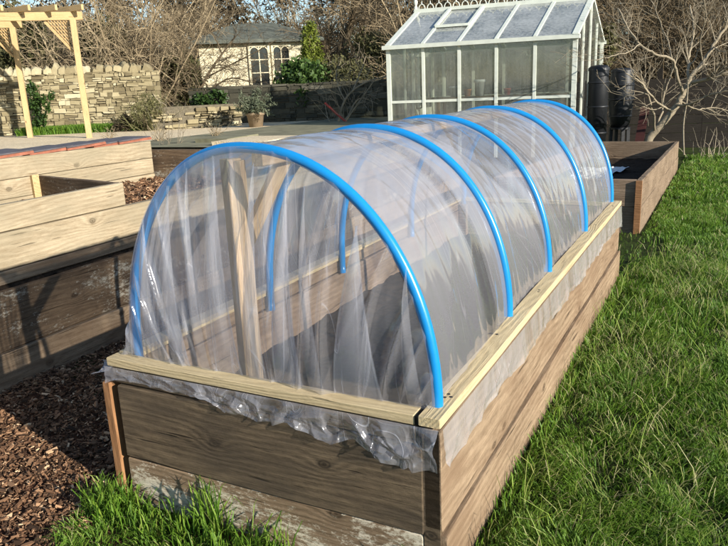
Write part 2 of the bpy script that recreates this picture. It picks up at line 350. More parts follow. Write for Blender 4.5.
# ------------------------------------------------------------------ boards
def board(name, p0, p1, h, th, mat, parent=None, side=1, bev=.003, up=(0, 0, 1), seg=14, warp=.0015, ends=None):
    """plank whose outer bottom edge runs p0->p1; th grows to the left of the run (side=1) or right (-1)"""
    p0, p1 = V(p0), V(p1); d = p1-p0; L = d.length; ex = d.normalized(); upv = V(up)
    ey = upv.cross(ex).normalized(); ez = ex.cross(ey)
    # cross section with bevel
    y0, y1 = (0, th) if side > 0 else (-th, 0)
    b = min(bev, th*.3, h*.3)
    cs = np.array([[y0+b, 0], [y1-b, 0], [y1, b], [y1, h-b], [y1-b, h], [y0+b, h], [y0, h-b], [y0, b]])
    xs = np.concatenate([[0, b], np.linspace(0, L, seg+2)[1:-1], [L-b, L]])
    P = np.zeros((len(xs), 8, 3)); cy, cz = cs[:, 0].mean(), cs[:, 1].mean()
    ph = random.uniform(0, 99)
    for i, x in enumerate(xs):
        k = 1.
        sc = 1-(b/min(th, h)) if i in (0, len(xs)-1) else 1.
        P[i, :, 0] = x; P[i, :, 1] = cy+(cs[:, 0]-cy)*sc + warp*2*float(vn(x*2+ph, 3.1)); P[i, :, 2] = cz+(cs[:, 1]-cz)*sc + warp*np.sign(cs[:, 1]-cz)*float(vn(x*5+ph, 8.7, 2))
    m = len(xs); mb = MB(); i = np.arange(m-1)[:, None]; j = np.arange(8)[None, :]; k = (j+1) % 8
    f = np.stack([i*8+j, (i+1)*8+j, (i+1)*8+k, i*8+k], -1).reshape(-1, 4)
    if False: pass
    mb.add(P.reshape(-1, 3), f)
    mb.f.append(np.array([[7, 6, 5, 4, 3, 2, 1, 0][::-1]])); mb.f.append(np.array([[(m-1)*8+q for q in range(8)][::-1]]))
    o = mb.build(name, mat, parent)
    o.matrix_local = Matrix(((ex.x, ey.x, ez.x, p0.x), (ex.y, ey.y, ez.y, p0.y), (ex.z, ey.z, ez.z, p0.z), (0, 0, 0, 1)))
    return o

# ------------------------------------------------------------------ terrain
def hgt(x, y):
    x = np.asarray(x, float); y = np.asarray(y, float)
    low = -.45-.02*np.clip(y-3.2, 0, 6)
    hi = .03-.012*np.clip(y-8, 0, 10)
    edge = np.where(y < 6.0, -1.185, -3.2)
    k = np.clip((edge-x)/.02, 0, 1)
    return low*(1-k)+hi*k
xs = np.unique(np.concatenate([np.linspace(-400, -30, 14), np.linspace(-30, 30, 61), [-1.185, -1.205, -3.2, -3.22], np.linspace(30, 400, 14)]))
ys = np.unique(np.concatenate([np.linspace(-300, -20, 10), np.linspace(-20, 40, 61), [6.0, 6.02], np.linspace(40, 500, 14)]))
X, Y = np.meshgrid(xs, ys, indexing='ij')
kind(grid(np.stack([X, Y, hgt(X, Y)], -1)).build('ground', M['ground']), 'structure')
def sheet(name, poly, mat, zf, n=24):
    (x0, y0), (x1, y1) = poly; X, Y = np.meshgrid(np.linspace(x0, x1, n), np.linspace(y0, y1, n), indexing='ij')
    return kind(grid(np.stack([X, Y, zf(X, Y)], -1)).build(name, mat), 'structure')
sheet('mulch_path', ((-1.09, -1.4), (.45, 5.2)), M['mulchbase'], lambda x, y: -.446+.0*x+.012*vn(x*6, y*6, 2), 110)
sheet('gravel_path', ((-12.5, -3), (-2.09, 13.5)), M['gravel'], lambda x, y: .05+0*x+.015*vn(x, y, 3), 40)
sheet('patio', ((-5.9, 5.4), (-3.25, 13.5)), M['patio'], lambda x, y: .078+0*x, 10)

# ------------------------------------------------------------------ main raised bed
L = 2.93; G = -.45
bed = thing('raised_bed', 'weathered timber raised bed under the clear plastic tunnel', 'raised bed')
TOP = -.024
# front
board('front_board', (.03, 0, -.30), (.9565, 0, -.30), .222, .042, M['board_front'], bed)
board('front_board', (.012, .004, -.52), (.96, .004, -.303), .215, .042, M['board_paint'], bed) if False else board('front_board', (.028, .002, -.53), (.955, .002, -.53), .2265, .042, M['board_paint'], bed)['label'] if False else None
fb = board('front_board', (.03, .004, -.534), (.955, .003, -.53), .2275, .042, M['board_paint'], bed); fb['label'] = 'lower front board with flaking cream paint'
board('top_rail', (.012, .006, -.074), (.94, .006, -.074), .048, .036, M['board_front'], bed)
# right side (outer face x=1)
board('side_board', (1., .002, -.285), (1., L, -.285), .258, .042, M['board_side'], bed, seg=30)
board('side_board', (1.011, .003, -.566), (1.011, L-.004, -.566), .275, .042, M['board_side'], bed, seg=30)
# left side
board('side_board', (0.004, L, -.30), (.004, .046, -.30), .222, .042, M['board_grey'], bed, seg=30)
board('side_board', (0, L, -.56), (0, .046, -.56), .256, .042, M['board_grey'], bed, seg=30)
board('top_rail', (.006, L, -.074), (.006, .046, -.074), .048, .036, M['board_side'], bed, seg=30)
# back
board('back_board', (.957, L, -.285), (.043, L, -.285), .258, .042, M['board_grey'], bed)
board('back_board', (.957, L, -.56), (.043, L, -.56), .272, .042, M['board_grey'], bed)
# posts
o = board('corner_post', (.0, .0015, -.55), (.0, .0015, -.078), .042, .029, M['board_orange'], bed, side=-1, up=(0, 1, 0), bev=.002); o['label'] = 'orange-brown end grain post at the front left corner'
board('corner_post', (.9555, .006, -.55), (.9555, .006, -.030), .05, .0, M['board_front'], bed) if False else None
mb = MB(); mb.box((.979-.0025, .0235, -.29), (.040, .043, .52)); mb.build('corner_post', M['board_front'], bed)
mb = MB(); mb.box((.07, .07, -.29), (.045, .045, .5)); mb.build('corner_post', M['board_grey'], bed)
mb = MB(); mb.box((.07, L-.07, -.29), (.045, .045, .5)); mb.build('corner_post', M['board_grey'], bed)
mb = MB(); mb.box((.93, L-.07, -.29), (.045, .045, .5)); mb.build('corner_post', M['board_grey'], bed)
X, Y = np.meshgrid(np.linspace(.047, .953, 40), np.linspace(.047, L-.047, 120), indexing='ij')
kind(grid(np.stack([X, Y, -.235+.018*vn(X*14, Y*14, 3)], -1)).build('soil', M['soil']), 'structure')

# ------------------------------------------------------------------ polytunnel
tun = thing('polytunnel', 'low tunnel of clear polythene over bright blue hoops', 'polytunnel')
HY = [.062, .72, 1.27, 2.04, 2.895]
HC, HL, HH = .485, .42, .579
def reach(y): return .467+.020*np.clip((.72-np.asarray(y, float))/.66, 0, 1)      # right half-width of the arch
def arc(a, ar=.467):                       # pi..0 runs from the left foot to the right foot
    c, s_ = np.cos(a), np.sin(a); n = 2/2.12
    return HC+np.where(c < 0, HL, ar)*np.sign(c)*np.abs(c)**n, HH*np.abs(s_)**n
for i, y in enumerate(HY):
    a = np.linspace(np.pi, 0, 61); x, z = arc(a, float(reach(y)))
    # even out the points and add legs
    pts = [(x[0]+.001, y, -.075), (x[0], y, -.04)]+[(x[k], y+.004*math.sin(k*.1+i), z[k]) for k in range(61)]+[(x[-1], y, -.05), (x[-1]-.002, y, -.15)]
    MB().tube(pts, .0130, 12).build('hoop', M['hoop'], tun, True)
# film cover over the hoops
nu, nv = 460, 170
yy = np.concatenate([np.linspace(HY[0]-.012, L-.02, nu)]); aa = np.linspace(np.pi+.0, 0, nv)
xa, za = arc(aa)
# resample arc evenly
ds = np.concatenate([[0], np.cumsum(np.hypot(np.diff(xa), np.diff(za)))]); tt = np.linspace(0, ds[-1], nv)
aa = np.interp(tt, ds, aa); xa, za = arc(aa)
nx = np.gradient(za); nz = -np.gradient(xa); nn = np.hypot(nx, nz); nx, nz = -nx/nn, -nz/nn     # outward
if nz[nv//2] < 0: nx, nz = -nx, -nz
Yg, Tg = np.meshgrid(yy, tt/ds[-1], indexing='ij')
seg = np.searchsorted(HY, Yg.clip(HY[0]+1e-4, HY[-1]-1e-4))-1
hy = np.array(HY); u = (Yg-hy[seg])/(hy[seg+1]-hy[seg]); u = u.clip(0, 1)
sag = np.sin(np.pi*u)**.8
off = .0135*np.clip((.60-Tg)/.16, 0, 1)-.001-.016*sag*np.clip(np.abs(Tg-.5)*3.2-.15, .12, 1)*np.clip((1-np.abs(Tg-.5)*2)*5, .3, 1)
# tension creases: run diagonally, strongest away from the hoops
def ridge(p, sharp=3.): return (1-np.abs(((p) % 1)*2-1))**sharp
q1 = Yg*6+Tg*6*np.where(Tg > .5, 1, -1)+.8*vn(Yg*3, Tg*4, 2)
off += .0045*sag*ridge(q1+1.3*vn(Yg*2, Tg*2), 3)*(.5+.5*vn(Yg*2.1+9, Tg*3, 1)).clip(0, 1)
q2 = Yg*10-Tg*4+1.2*vn(Yg*2+5, Tg*3, 2)
off += .0030*sag**.6*ridge(q2, 4)*(.5+.6*vn(Yg*3+2, Tg*2+4, 1)).clip(0, 1)
q3 = Yg*26+.8*vn(Yg*5, Tg*5+7, 2)
low = (np.abs(Tg-.5)*2)**2
off += .002*ridge(q3*.6, 2)*low*np.minimum(1, sag*2)
off += .004*sag*vn(Yg*4, Tg*4, 1)
Xg = xa[None, :]+np.where(xa > HC, (xa-HC)/.467, 0)[None, :]*(reach(yy)-.467)[:, None]+nx[None, :]*off; Zg = za[None, :]+nz[None, :]*off
foot = np.clip((.06-np.abs(Zg))/.06, 0, 1)*(Zg < .07)
Xg = Xg+np.where(Tg < .5, -1, 1)*.0*foot
grid(np.stack([Xg, Yg, Zg-.008], -1)).build('film_cover', M['film'], tun, True)
# end curtains
def curtain(y0, folds, seed, flip=1):
    r = np.random.default_rng(seed); ns, nt_ = 520, 140
    s = np.linspace(0, 1, ns); t = np.linspace(0, 1, nt_)
    Sg, Tq = np.meshgrid(s, t, indexing='ij')
    a = np.pi*(1-s); xt, zt = arc(a, float(reach(y0))); zt = zt+.004
    xb = .006+s*.950
    xb = np.where(s < .5, xb, xb); zb = -.004
    # top boundary follows the hoop; base on the batten. t=0 top, 1 base
    e = np.minimum(s, 1-s)
    Xc = xt[:, None]*(1-Tq)+xb[:, None]*Tq
    # keep fold lines near vertical: pull x quickly toward base position
    w = Tq**.8
    Xc = xt[:, None]*(1-w)+xb[:, None]*w
    Zc = zt[:, None]*(1-Tq)+zb*Tq
    D = np.zeros_like(Sg)
    for (s0, slope, wd, amp, tw) in folds:
        c = s0+slope*(Tq-.5); k = (Sg-c)/(wd*(.35+.65*Tq))
        pr = np.where(k > 0, np.exp(-np.abs(k)*3.2), np.exp(-np.abs(k)*1.2))
        D += amp*pr*np.clip(np.sin(np.pi*np.clip(Tq*tw, 0, 1)**.7), .0, 1)*(Tq > 0)
    D += .004*vn(Sg*16, Tq*2.5, 3)*np.sin(np.pi*Tq)+.003*vn(Sg*45+3*Tq, Tq*3, 2)*np.minimum(1, 6*(1-Tq))*np.minimum(1, 8*Tq)
    Yc = y0-flip*D-flip*.012*np.sin(np.pi*Tq)
    Yc = Yc+flip*.004*(1-Tq)
    return np.stack([Xc, Yc, Zc], -1)
rf = np.random.default_rng(5)
folds = [(.07, .04, .05, .018, .8), (.13, .05, .035, .02, .9), (.18, .07, .03, .024, .8), (.235, .05, .03, .026, .75), (.29, .03, .022, .014, .9), (.36, .02, .03, .02, .8),
         (.42, -.02, .03, .016, .9), (.50, .03, .03, .02, .9), (.56, .0, .03, .028, .8), (.61, .05, .03, .022, .8), (.66, -.02, .025, .03, .75), (.70, .05, .06, .034, .7), (.76, -.08, .05, .02, .8), (.80, .03, .04, .024, .8), (.87, .02, .03, .02, .85), (.92, .015, .025, .018, .9), (.965, .0, .02, .016, .9)]
ec = grid(curtain(.046, folds, 1))
def pleat(ax, azz, b0, b1, dy, lean=0.):          # flat fold of doubled film, narrow above and wide at the batten
    n, m = 40, 14; T_, B_ = np.meshgrid(np.linspace(0, 1, n), np.linspace(0, 1, m), indexing='ij')
    x = ax+(b0+(b1-b0)*B_-ax)*T_+.004*np.sin(T_*9+ax*30)*np.sin(B_*3.1)
    z = azz*(1-T_)-.003
    y = .046-.020-dy-.014*np.sin(np.pi*np.clip(T_, 0, 1))*(1+.5*np.sin(B_*np.pi))+.020*T_**6+.012*(1-T_)**4-.006*np.cos(B_*np.pi)*T_*(1-T_)*4+lean*B_*T_
    return np.stack([x, y, z], -1)
for ip, pa in enumerate(((.80, .415, .715, .845, .004), (.625, .505, .548, .627, .006), (.425, .565, .345, .445, .003), (.275, .49, .215, .275, .006), (.175, .40, .140, .205, .002), (.915, .34, .910, .951, .004),
           (.674, .50, .650, .690, .010), (.345, .535, .315, .345, .009), (.545, .55, .47, .525, .010))):
    P0 = pleat(*pa)
    for dy_, P1 in ((0, P0), (.003, P0), (-.0015, P0[:, :2]), (-.0015, P0[:, -2:]))[:(4 if ip < 2 else 1)]+(((-.0015, P0[:, -2:]),) if ip in (2, 3, 4) else ()):
        P1 = P1.copy(); P1[..., 1] += dy_
        if P1.shape[1] == 2 and dy_ < 0:              # pressed crease along each edge
            w_ = .005; left = P1[:, 0, 0].mean() < P0[:, :, 0].mean()
            if left: P1[:, 1] = P1[:, 0]+[w_, 0, 0]
            else: P1[:, 0] = P1[:, 1]-[w_, 0, 0]
        q = grid(P1); ec.add(q.v[0], q.f[0])
ec.build('end_curtain', M['film_end'], tun, True)
fb2 = [(rf.uniform(.05, .95), rf.uniform(-.05, .05), rf.uniform(.02, .05), rf.uniform(.01, .03), .85) for _ in range(16)]
grid(curtain(L-.03, fb2, 2, -1)).build('end_curtain', M['film_end'], tun, True)
# loose flare of film at the left end of the front batten
n1, n2 = 40, 30
A, B = np.meshgrid(np.linspace(0, 1, n1), np.linspace(0, 1, n2), indexing='ij')   # A down, B out
zz0 = .30*(1-A)+.0; 
xh = HC-HL*np.clip(1-(np.clip(zz0, 0, HH)/HH)**2.12, 0, 1)**(1/2.12)
Xf = xh-(.065*A**1.4)*B; Yf = .050-.012*A-.02*np.sin(B*5+A*2)*A*B+.05*B*A
grid(np.stack([Xf, Yf, zz0-.002], -1)).build('film_flare', M['film_end'], tun, True)
# centre post, ridge and brace
o = board('centre_post', (.375, .115, -.24), (.375, .115, .545), .042, .035, M['post'], tun, up=(.35, .94, 0), bev=.002)
board('centre_post', (.417, .118, -.24), (.417, .118, .54), .035, .02, M['post'], tun, up=(-.3, .95, 0), bev=.002)
board('ridge_beam', (.49, .14, .525), (.49, L-.08, .525), .032, .035, M['post'], tun)
board('brace', (.425, .15, .30), (.44, .36, .522), .042, .025, M['post'], tun)
# battens
board('batten', (.0, .0, TOP), (.938, .0, TOP), .024, .047, M['batten'], tun, bev=.0018, seg=24, warp=.001)
board('batten', (1.003, -.003, TOP+.003), (1.003, L+.01, TOP+.003), .0245, .052, M['batten'], tun, bev=.0018, seg=40, warp=.001)
board('batten', (-.002, L+.008, TOP+.001), (-.002, .052, TOP+.001), .024, .05, M['batten'], tun, bev=.0018, seg=40, warp=.001)
board('batten', (.945, L, TOP), (.055, L, TOP), .024, .047, M['batten'], tun, bev=.0018)
MB().box((.9445, .022, -.0135), (.0115, .036, .018)).build('spacer', M['darkfence'], tun)
# nail heads on the battens
for (x, y) in ((.972, .105), (.985, .112), (.975, .124), (.978, 1.0), (.976, 1.02), (.975, 2.2), (.98, 2.75), (.965, .55)):
    MB().lathe([(0, .0), (.0042, .0), (.0036, -.002)][::-1], (x, y, .0045), 8).build('nail_head', M['black'], tun)
# film skirts
def skirt(n, m, fn): 
    A, B = np.meshgrid(np.linspace(0, 1, n), np.linspace(0, 1, m), indexing='ij'); return grid(np.stack(fn(A, B), -1))
def f_right(A, B):
    y = .002+A*(L+.0); dep = .094+.018*vn(A*7, 2.2, 2)+.012*vn(A*25, 6.1)+.03*np.clip((A-.9)/.1, 0, 1)
    fold = ridge(A*23+.6*vn(A*6, B*1.5+3, 2)+B*.35, 2.5)
    x = 1.006+.004*B+B**.8*(.006*fold+.006*(.5+.5*vn(A*9, B*2)))+.003*vn(A*70, B*8, 2)*B
    return x, y, TOP+.002-dep*B
skirt(620, 26, f_right).build('film_skirt', M['film_skirt'], tun, True)
def facet(x, y, k, seed, jit=.45):          # crumple: height of randomly tilted cells
    r = np.random.default_rng(seed); n = k; cx = r.random(n); cy = r.random(n); gx = r.normal(0, 1, n); gy = r.normal(0, 1, n); h = r.normal(0, 1, n)
    d = (x[..., None]-cx)**2*56+(y[..., None]-cy)**2*.55; o = np.argsort(d, -1)[..., :2]
    d1 = np.take_along_axis(d, o, -1); w_ = 1/(d1**3+1e-9); w_ /= w_.sum(-1, keepdims=True)
    v = h[o]*.5+gx[o]*(x[..., None]-cx[o])*9+gy[o]*(y[..., None]-cy[o])*.9
    return (v*w_).sum(-1)
def f_front(A, B):
    x = -.005+A*1.003
    base = np.interp(A, [0, .04, .1, .3, .36, .45, .55, .62, .68, .74, .80, .86, .92, 1], [.05, .035, .03, .035, .035, .055, .06, .05, .068, .08, .06, .085, .105, .098])
    dep = base+.007*vn(A*22, 1.3, 2)
    cr = np.interp(A, [0, .28, .36, .6, 1], [.3, .3, .9, .9, 1.3])
    k = facet(A, B, 90, 3)
    f1 = ridge(A*10.5+.9*vn(A*6, B*1.2+1, 2)+B*.8*vn(A*5, 3.3), 1.3)
    y = -.004-np.abs(cr*B**.55*(.020*f1+.011*k+.006))-.003*B*vn(A*60, B*9, 2)*cr
    x = x+.016*cr*B*vn(A*14+7, B*2, 2)
    return x, y, TOP+.001-dep*B+.010*cr*B*k*.6
skirt(520, 34, f_front).build('film_skirt', M['film_ruffle'], tun, True)
def f_tab(A, B):
    x = -.004-.05*A+.012*np.sin(B*7)*A; y = .03-.02*A+.022*np.sin(B*6.3)+.01*A*np.cos(B*9)
    return x, y, TOP+.004-.012*A-.03*B+.012*A*np.cos(B*6)
skirt(20, 30, f_tab).build('film_tab', M['film_ruffle'], tun, True)

# ------------------------------------------------------------------ left terraces
t1 = thing('terrace_bed', 'low dark stained timber terrace with white paint flakes beside the bark path', 'raised bed')
board('wall_board', (-1.095, 6., -.285), (-1.095, -2.2, -.285), .245, .030, M['board_stain_shade'], t1, seg=40)
board('wall_board', (-1.091, 6., -.56), (-1.091, -2.2, -.56), .272, .045, M['board_side'], t1, seg=40)
X, Y = np.meshgrid(np.linspace(-1.176, -1.124, 14), np.linspace(-2.2, 6., 700), indexing='ij')
kind(grid(np.stack([X, Y, -.052+.060*np.clip((-1.124-X)/.045, 0, 1)**.7+.012*vn(Y*14, X*30, 3)+.006*vn(Y*60, X*60, 2)], -1)).build('soil', M['soil']), 'structure')
t2 = thing('terrace_bed', 'bright bleached timber terrace of stepped planks ending in a square box corner', 'raised bed')
board('wall_board', (-1.168, 6., .028), (-1.168, -2.2, .028), .153, .042, M['board_old'], t2, seg=40)
board('wall_board', (-1.163, 6., -.030), (-1.163, -2.2, -.030), .055, .042, M['board_side'], t2, seg=40)
board('box_board', (-1.170, 1.235, .184), (-1.170, -2.2, .184), .112, .035, M['board_old'], t2, seg=20)
board('end_board', (-1.99, 1.405, .12), (-1.206, 1.235, .12), .172, .03, M['board_stain_shade'], t2)  # dark board colour stands in for shade on this front face
mb = MB(); mb.box((-1.985, 1.385, .2), (.05, .04, .2), rz=-.2); mb.build('corner_post', M['pergola'], t2)
t3 = thing('terrace_bed', 'bleached plank terrace wall with grey tiles laid along its top', 'raised bed')
board('wall_board', (-2.03, 2.34, .295), (-2.03, -2.5, .30), .112, .045, M['board_old'], t3, seg=30)
board('wall_board', (-2.032, 2.34, .19), (-2.032, -2.5, .19), .102, .045, M['board_old'], t3, seg=30)
board('wall_board', (-2.03, 2.34, .02), (-2.03, -2.5, .02), .167, .045, M['board_old'], t3, seg=30)
o = board('end_board', (-2.08, 2.36, .1), (-1.20, 2.42, .1), .245, .04, M['board_stain_shade'], t3); o['label'] = 'end board darkened to show its shade'  # shade of the front-facing end is in its dark colour
sheet('soil', ((-2.4, -2.5), (-2.078, 2.3)), M['soil'], lambda x, y: .375+.01*vn(y*10, x*10, 2), 30)
X, Y = np.meshgrid(np.linspace(-2.03, -1.195, 40), np.linspace(-2, 2.4, 120), indexing='ij')
kind(grid(np.stack([X, Y, .14+.02*vn(X*9, Y*9, 3)], -1)).build('mulch_bed', M['mulchbase']), 'structure')
board('retaining_wall', (-3.195, 12, -.7), (-3.195, 6.0, -.7), .72, .05, M['board_grey']); tag(bpy.data.objects['retaining_wall'], 'grey timber retaining wall behind the tunnel', 'wall')
# tiles along the top of the third wall
tl = None; ty = [1.0, 1.28, 1.56, 1.80, 2.02, 2.20, .72, .45, .15]
for i, y in enumerate(ty):
    if tl is None:
        tl = thing('roof_tile', 'grey clay roof tile with a red edge, in the row on the bleached plank wall', 'roof tile', (-2.12, y, .412), 0, 'roof tiles laid along the plank wall')
        MB().box((0, 0, .011), (.23, .30, .008), jit=.002).build('tile_face', M['tile'], tl)
        MB().box((0, 0, 0), (.236, .306, .012), jit=.003).build('tile_body', M['tile_edge'], tl); o = tl
    else: o = copy_tree(tl)
    o.location = (-2.115+random.uniform(-.012, .012), y, .418+.004*(i % 2)); o.rotation_euler = (.035+random.uniform(-.01, .01), random.uniform(-.03, .05), random.uniform(-.08, .08))

# ------------------------------------------------------------------ far right raised bed
b3 = thing('raised_bed', 'open weathered timber raised bed full of dark soil beyond the tunnel', 'raised bed')
fx, fy0, fy1 = .985, 4.29, 8.9; zt = lambda y: -.06-.024*(y-4.29); wd = 1.15
for k, (z0, h) in enumerate(((-.215, .205), (-.215-.24, .237), (-.72, .262))):
    tb = lambda y: zt(y)+z0+.01
    board('side_board', (fx+.002*k, fy0, tb(fy0)), (fx+.002*k, fy1, tb(fy1)), h, .04, M['board_brown'], b3, seg=30)
    board('side_board', (fx-wd, fy1, tb(fy1)), (fx-wd, fy0, tb(fy0)), h, .04, M['board_grey'], b3)
    board('end_board', (fx-wd+.042, fy0+.002*k, tb(fy0)), (fx-.042, fy0+.002*k, tb(fy0)), h, .04, M['board_grey'], b3)
    board('end_board', (fx-.042, fy1-.042, tb(fy1)), (fx-wd+.042, fy1-.042, tb(fy1)), h, .04, M['board_brown'], b3, side=-1) if False else board('end_board', (fx-wd+.042, fy1-.045, tb(fy1)), (fx-.042, fy1-.045, tb(fy1)), h, .04, M['board_brown'], b3)
MB().box((fx-.021, fy0-.012, -.32), (.044, .022, .51)).build('corner_post', M['board_orange'], b3)
X, Y = np.meshgrid(np.linspace(fx-wd+.04, fx-.045, 30), np.linspace(fy0+.04, fy1-.045, 100), indexing='ij')
kind(grid(np.stack([X, Y, zt(Y)-.23+.02*vn(X*10, Y*10, 3)], -1)).build('soil', M['soil']), 'structure')
A, B = np.meshgrid(np.linspace(0, 1, 50), np.linspace(0, 1, 50), indexing='ij')
P = np.stack([.10+.42*A+.08*vn(A*3, B*3), 5.6+1.7*B+.1*vn(A*4, B*2+5), zt(5.6+1.7*B)-.20+.045*vn(A*7, B*12, 3)], -1)
tag(grid(P).build('fleece_sheet', M['white_stuff'], None), 'pale crumpled sheet lying on dark soil inside the far raised bed', 'sheet')

# ------------------------------------------------------------------ grass and bark chips
def blades(x, y, h, w, lean, az, tint, zf):
    n = len(x); z = zf(x, y)
    ca, sa = np.cos(az), np.sin(az)
    pa = rng.uniform(0, np.pi, n)         # facing of the blade
    wx, wy = np.cos(pa)*w/2, np.sin(pa)*w/2
    def pt(k, l): return np.stack([x+ca*l*h, y+sa*l*h, z+k*h], -1)
    lv = [pt(0-.05, 0), pt(.45, lean*.22), pt(.80, lean*.62), pt(1.0*(1-.35*lean), lean*1.15)]
    W = np.stack([wx, wy, 0*wx], -1)
    v = np.stack([lv[0]-W, lv[0]+W, lv[1]-W*.9, lv[1]+W*.9, lv[2]-W*.6, lv[2]+W*.6, lv[3]], 1).reshape(-1, 3)
    b = np.arange(n)[:, None]*7
    q = np.concatenate([b+[0, 1, 3, 2], b+[2, 3, 5, 4]]); tr = b+[4, 5, 6]
    mb = MB(); mb.add(v, q, np.repeat(tint, 7)); mb.f.append(tr); return mb
def lawn(x0, x1, y0, y1, dens, hh, w, tall=1.):
    n = int((x1-x0)*(y1-y0)*dens); x = rng.uniform(x0, x1, n); y = rng.uniform(y0, y1, n)
    nearw = np.interp(x, [1.01, 1.16], [.45, 1.]) if x0 > .9 else 1.
    cl = vn(x*7, y*7, 2); cl2 = vn(x*2.2+9, y*2.2, 2)
    keep = rng.uniform(-1.2, 1, n) < cl*.9+.45
    x, y, cl, cl2 = x[keep], y[keep], cl[keep], cl2[keep]; n = len(x)
    h = hh*(.55+.55*rng.random(n)+.55*cl+.35*cl2).clip(.3, 2.2)*(nearw[keep] if x0 > .9 else 1.)
    lean = (.25+.75*rng.random(n)+.3*cl2).clip(.1, 1.15)
    az = vn(x*5+3, y*5+8, 2)*6+rng.normal(0, .9, n)
    ti = (.36+.16*rng.normal(0, 1, n)+.22*cl2+.12*cl).clip(0, .88)
    st = rng.random(n) < .055; ti[st] = rng.uniform(.9, 1, st.sum()); h[st] *= 1.15
    return x, y, h, np.full(n, w)*rng.uniform(.7, 1.25, n), lean, az, ti
parts = []
parts.append(lawn(1.015, 2.1, -.35, 1.6, 19000, .050, .0030))
parts.append(lawn(1.015, 2.6, 1.6, 3.4, 12500, .050, .0038))
parts.append(lawn(1.01, 3.0, 3.4, 6.2, 6500, .053, .0054))
parts.append(lawn(1.0, 4.2, 6.2, 10.8, 2400, .075, .010))
parts.append(lawn(.3, 1.0, 2.98, 4.25, 3500, .05, .0045))
fr = list(lawn(-.30, 1.02, -.75, -.008, 20000, .056, .0031)); fr[2] = fr[2]*.9*np.interp(fr[1], [-.3, -.02], [1., .62])
edge = -.10-.40*fr[1]+.035*vn(fr[1]*20, 3., 2)
k = fr[0] > edge; parts.append(tuple(q[k] for q in fr))
# rank tufts against the boards
for (n, x0, x1, y0, y1, hh) in ((420, .02, .62, -.14, -.03, .085), (70, .30, .40, -.05, -.012, .17), (40, .50, .62, -.08, -.012, .13), (500, 1.015, 1.07, .0, 2.9, .06), (260, -.06, .08, -.12, -.02, .10), (60, .93, 1.0, -.1, -.02, .12)):
    x = rng.uniform(x0, x1, n); y = rng.uniform(y0, y1, n); h = hh*rng.uniform(.5, 1.2, n)
    parts.append((x, y, h, rng.uniform(.003, .0055, n), rng.uniform(.05, .7, n), rng.uniform(0, 6.28, n), (.42+.2*rng.normal(0, 1, n)).clip(0, .9)))
n = 5200; x = rng.uniform(1.02, 2.3, n); y = rng.uniform(-.3, 3.8, n); kk = vn(x*3+4, y*3, 2) > -.15
parts.append((x[kk], y[kk], rng.uniform(.04, .09, kk.sum()), rng.uniform(.002, .003, kk.sum()), rng.uniform(.9, 1.2, kk.sum()), rng.uniform(0, 6.28, kk.sum()), rng.uniform(.88, 1, kk.sum())))
# long straggling stems
n = 700; x = rng.uniform(1.02, 2.2, n); y = rng.uniform(-.3, 3.5, n)
parts.append((x, y, rng.uniform(.10, .2, n), rng.uniform(.002, .0035, n), rng.uniform(.5, 1.15, n), rng.uniform(0, 6.28, n), rng.uniform(.7, 1, n)))
allp = [np.concatenate(c) for c in zip(*parts)]
k = ~((((allp[0]-.95)/.30)**2+((allp[1]-3.75)/.55)**2 < 1+.5*vn(allp[0]*9, allp[1]*9, 2)) & (rng.random(len(allp[0])) < .86))      # bare trodden patch between the beds
allp = [q[k] for q in allp]
kind(blades(*allp, lambda x, y: hgt(x, y)).build('lawn_grass', M['grass']), 'stuff')
n = 9000; x = rng.uniform(-10.9, -8.85, n); y = 8.1+(x+10.6)*.50+rng.uniform(0, .8, n)
kind(blades(x, y, rng.uniform(.08, .20, n), np.full(n, .012), rng.uniform(.1, .7, n), rng.uniform(0, 6.28, n), rng.uniform(.1, .6, n), lambda x, y: .05+0*x).build('verge_grass', M['grass']), 'stuff')
def chips(n, x0, x1, y0, y1, zf, name, s=1., path=False):
    x = rng.uniform(x0, x1, n); y = rng.uniform(y0, y1, n)
    if path: k = np.where(y > -.004, x < -.004, x < -.05-.40*y+.06*vn(y*15, x*9, 2)); x = x[k]; y = y[k]; n = len(x)
    z = zf(x, y)+rng.uniform(0, .012, n)*s
    l = rng.gamma(3., .0042, n).clip(.005, .04)*s; w = l*rng.uniform(.16, .55, n); h = l*rng.uniform(.08, .22, n)
    a = rng.uniform(0, 6.28, n); b = rng.normal(0, .38, n); c = rng.normal(0, .5, n)
    ex = np.stack([np.cos(a)*np.cos(b), np.sin(a)*np.cos(b), np.sin(b)], -1)
    e0 = np.stack([-np.sin(a), np.cos(a), 0*a], -1); e1 = np.cross(ex, e0)
    ey = e0*np.cos(c)[:, None]+e1*np.sin(c)[:, None]; ez = np.cross(ex, ey)
    P = np.stack([x, y, z], -1); v = []
    for i, j, k in ((-1,-1,-1),(1,-1,-1),(1,1,-1),(-1,1,-1),(-1,-1,1),(1,-1,1),(1,1,1),(-1,1,1)):
        tp = rng.uniform(.55, 1.15, n)
        v.append(P+ex*(i*l/2*tp)[:, None]+ey*(j*w/2*tp)[:, None]+ez*(k*h/2)[:, None])
    v = np.stack(v, 1).reshape(-1, 3); bb = np.arange(n)[:, None]*8
    f = np.concatenate([bb+q for q in ([0,3,2,1],[4,5,6,7],[0,1,5,4],[1,2,6,5],[2,3,7,6],[3,0,4,7])])
    t = (.35+.27*rng.normal(0, 1, n)).clip(0, 1)
    return kind(MB().add(v, f, np.repeat(t, 8)).build(name, M['chips']), 'stuff')
chips(62000, -1.085, .40, -.75, 2.0, lambda x, y: -.443+.012*vn(x*6, y*6, 2), 'bark_chips', 1.02, True)
chips(5000, -2.0, -1.2, 1.2, 2.38, lambda x, y: .145+.02*vn(x*9, y*9, 3), 'bark_chips', 1.5)
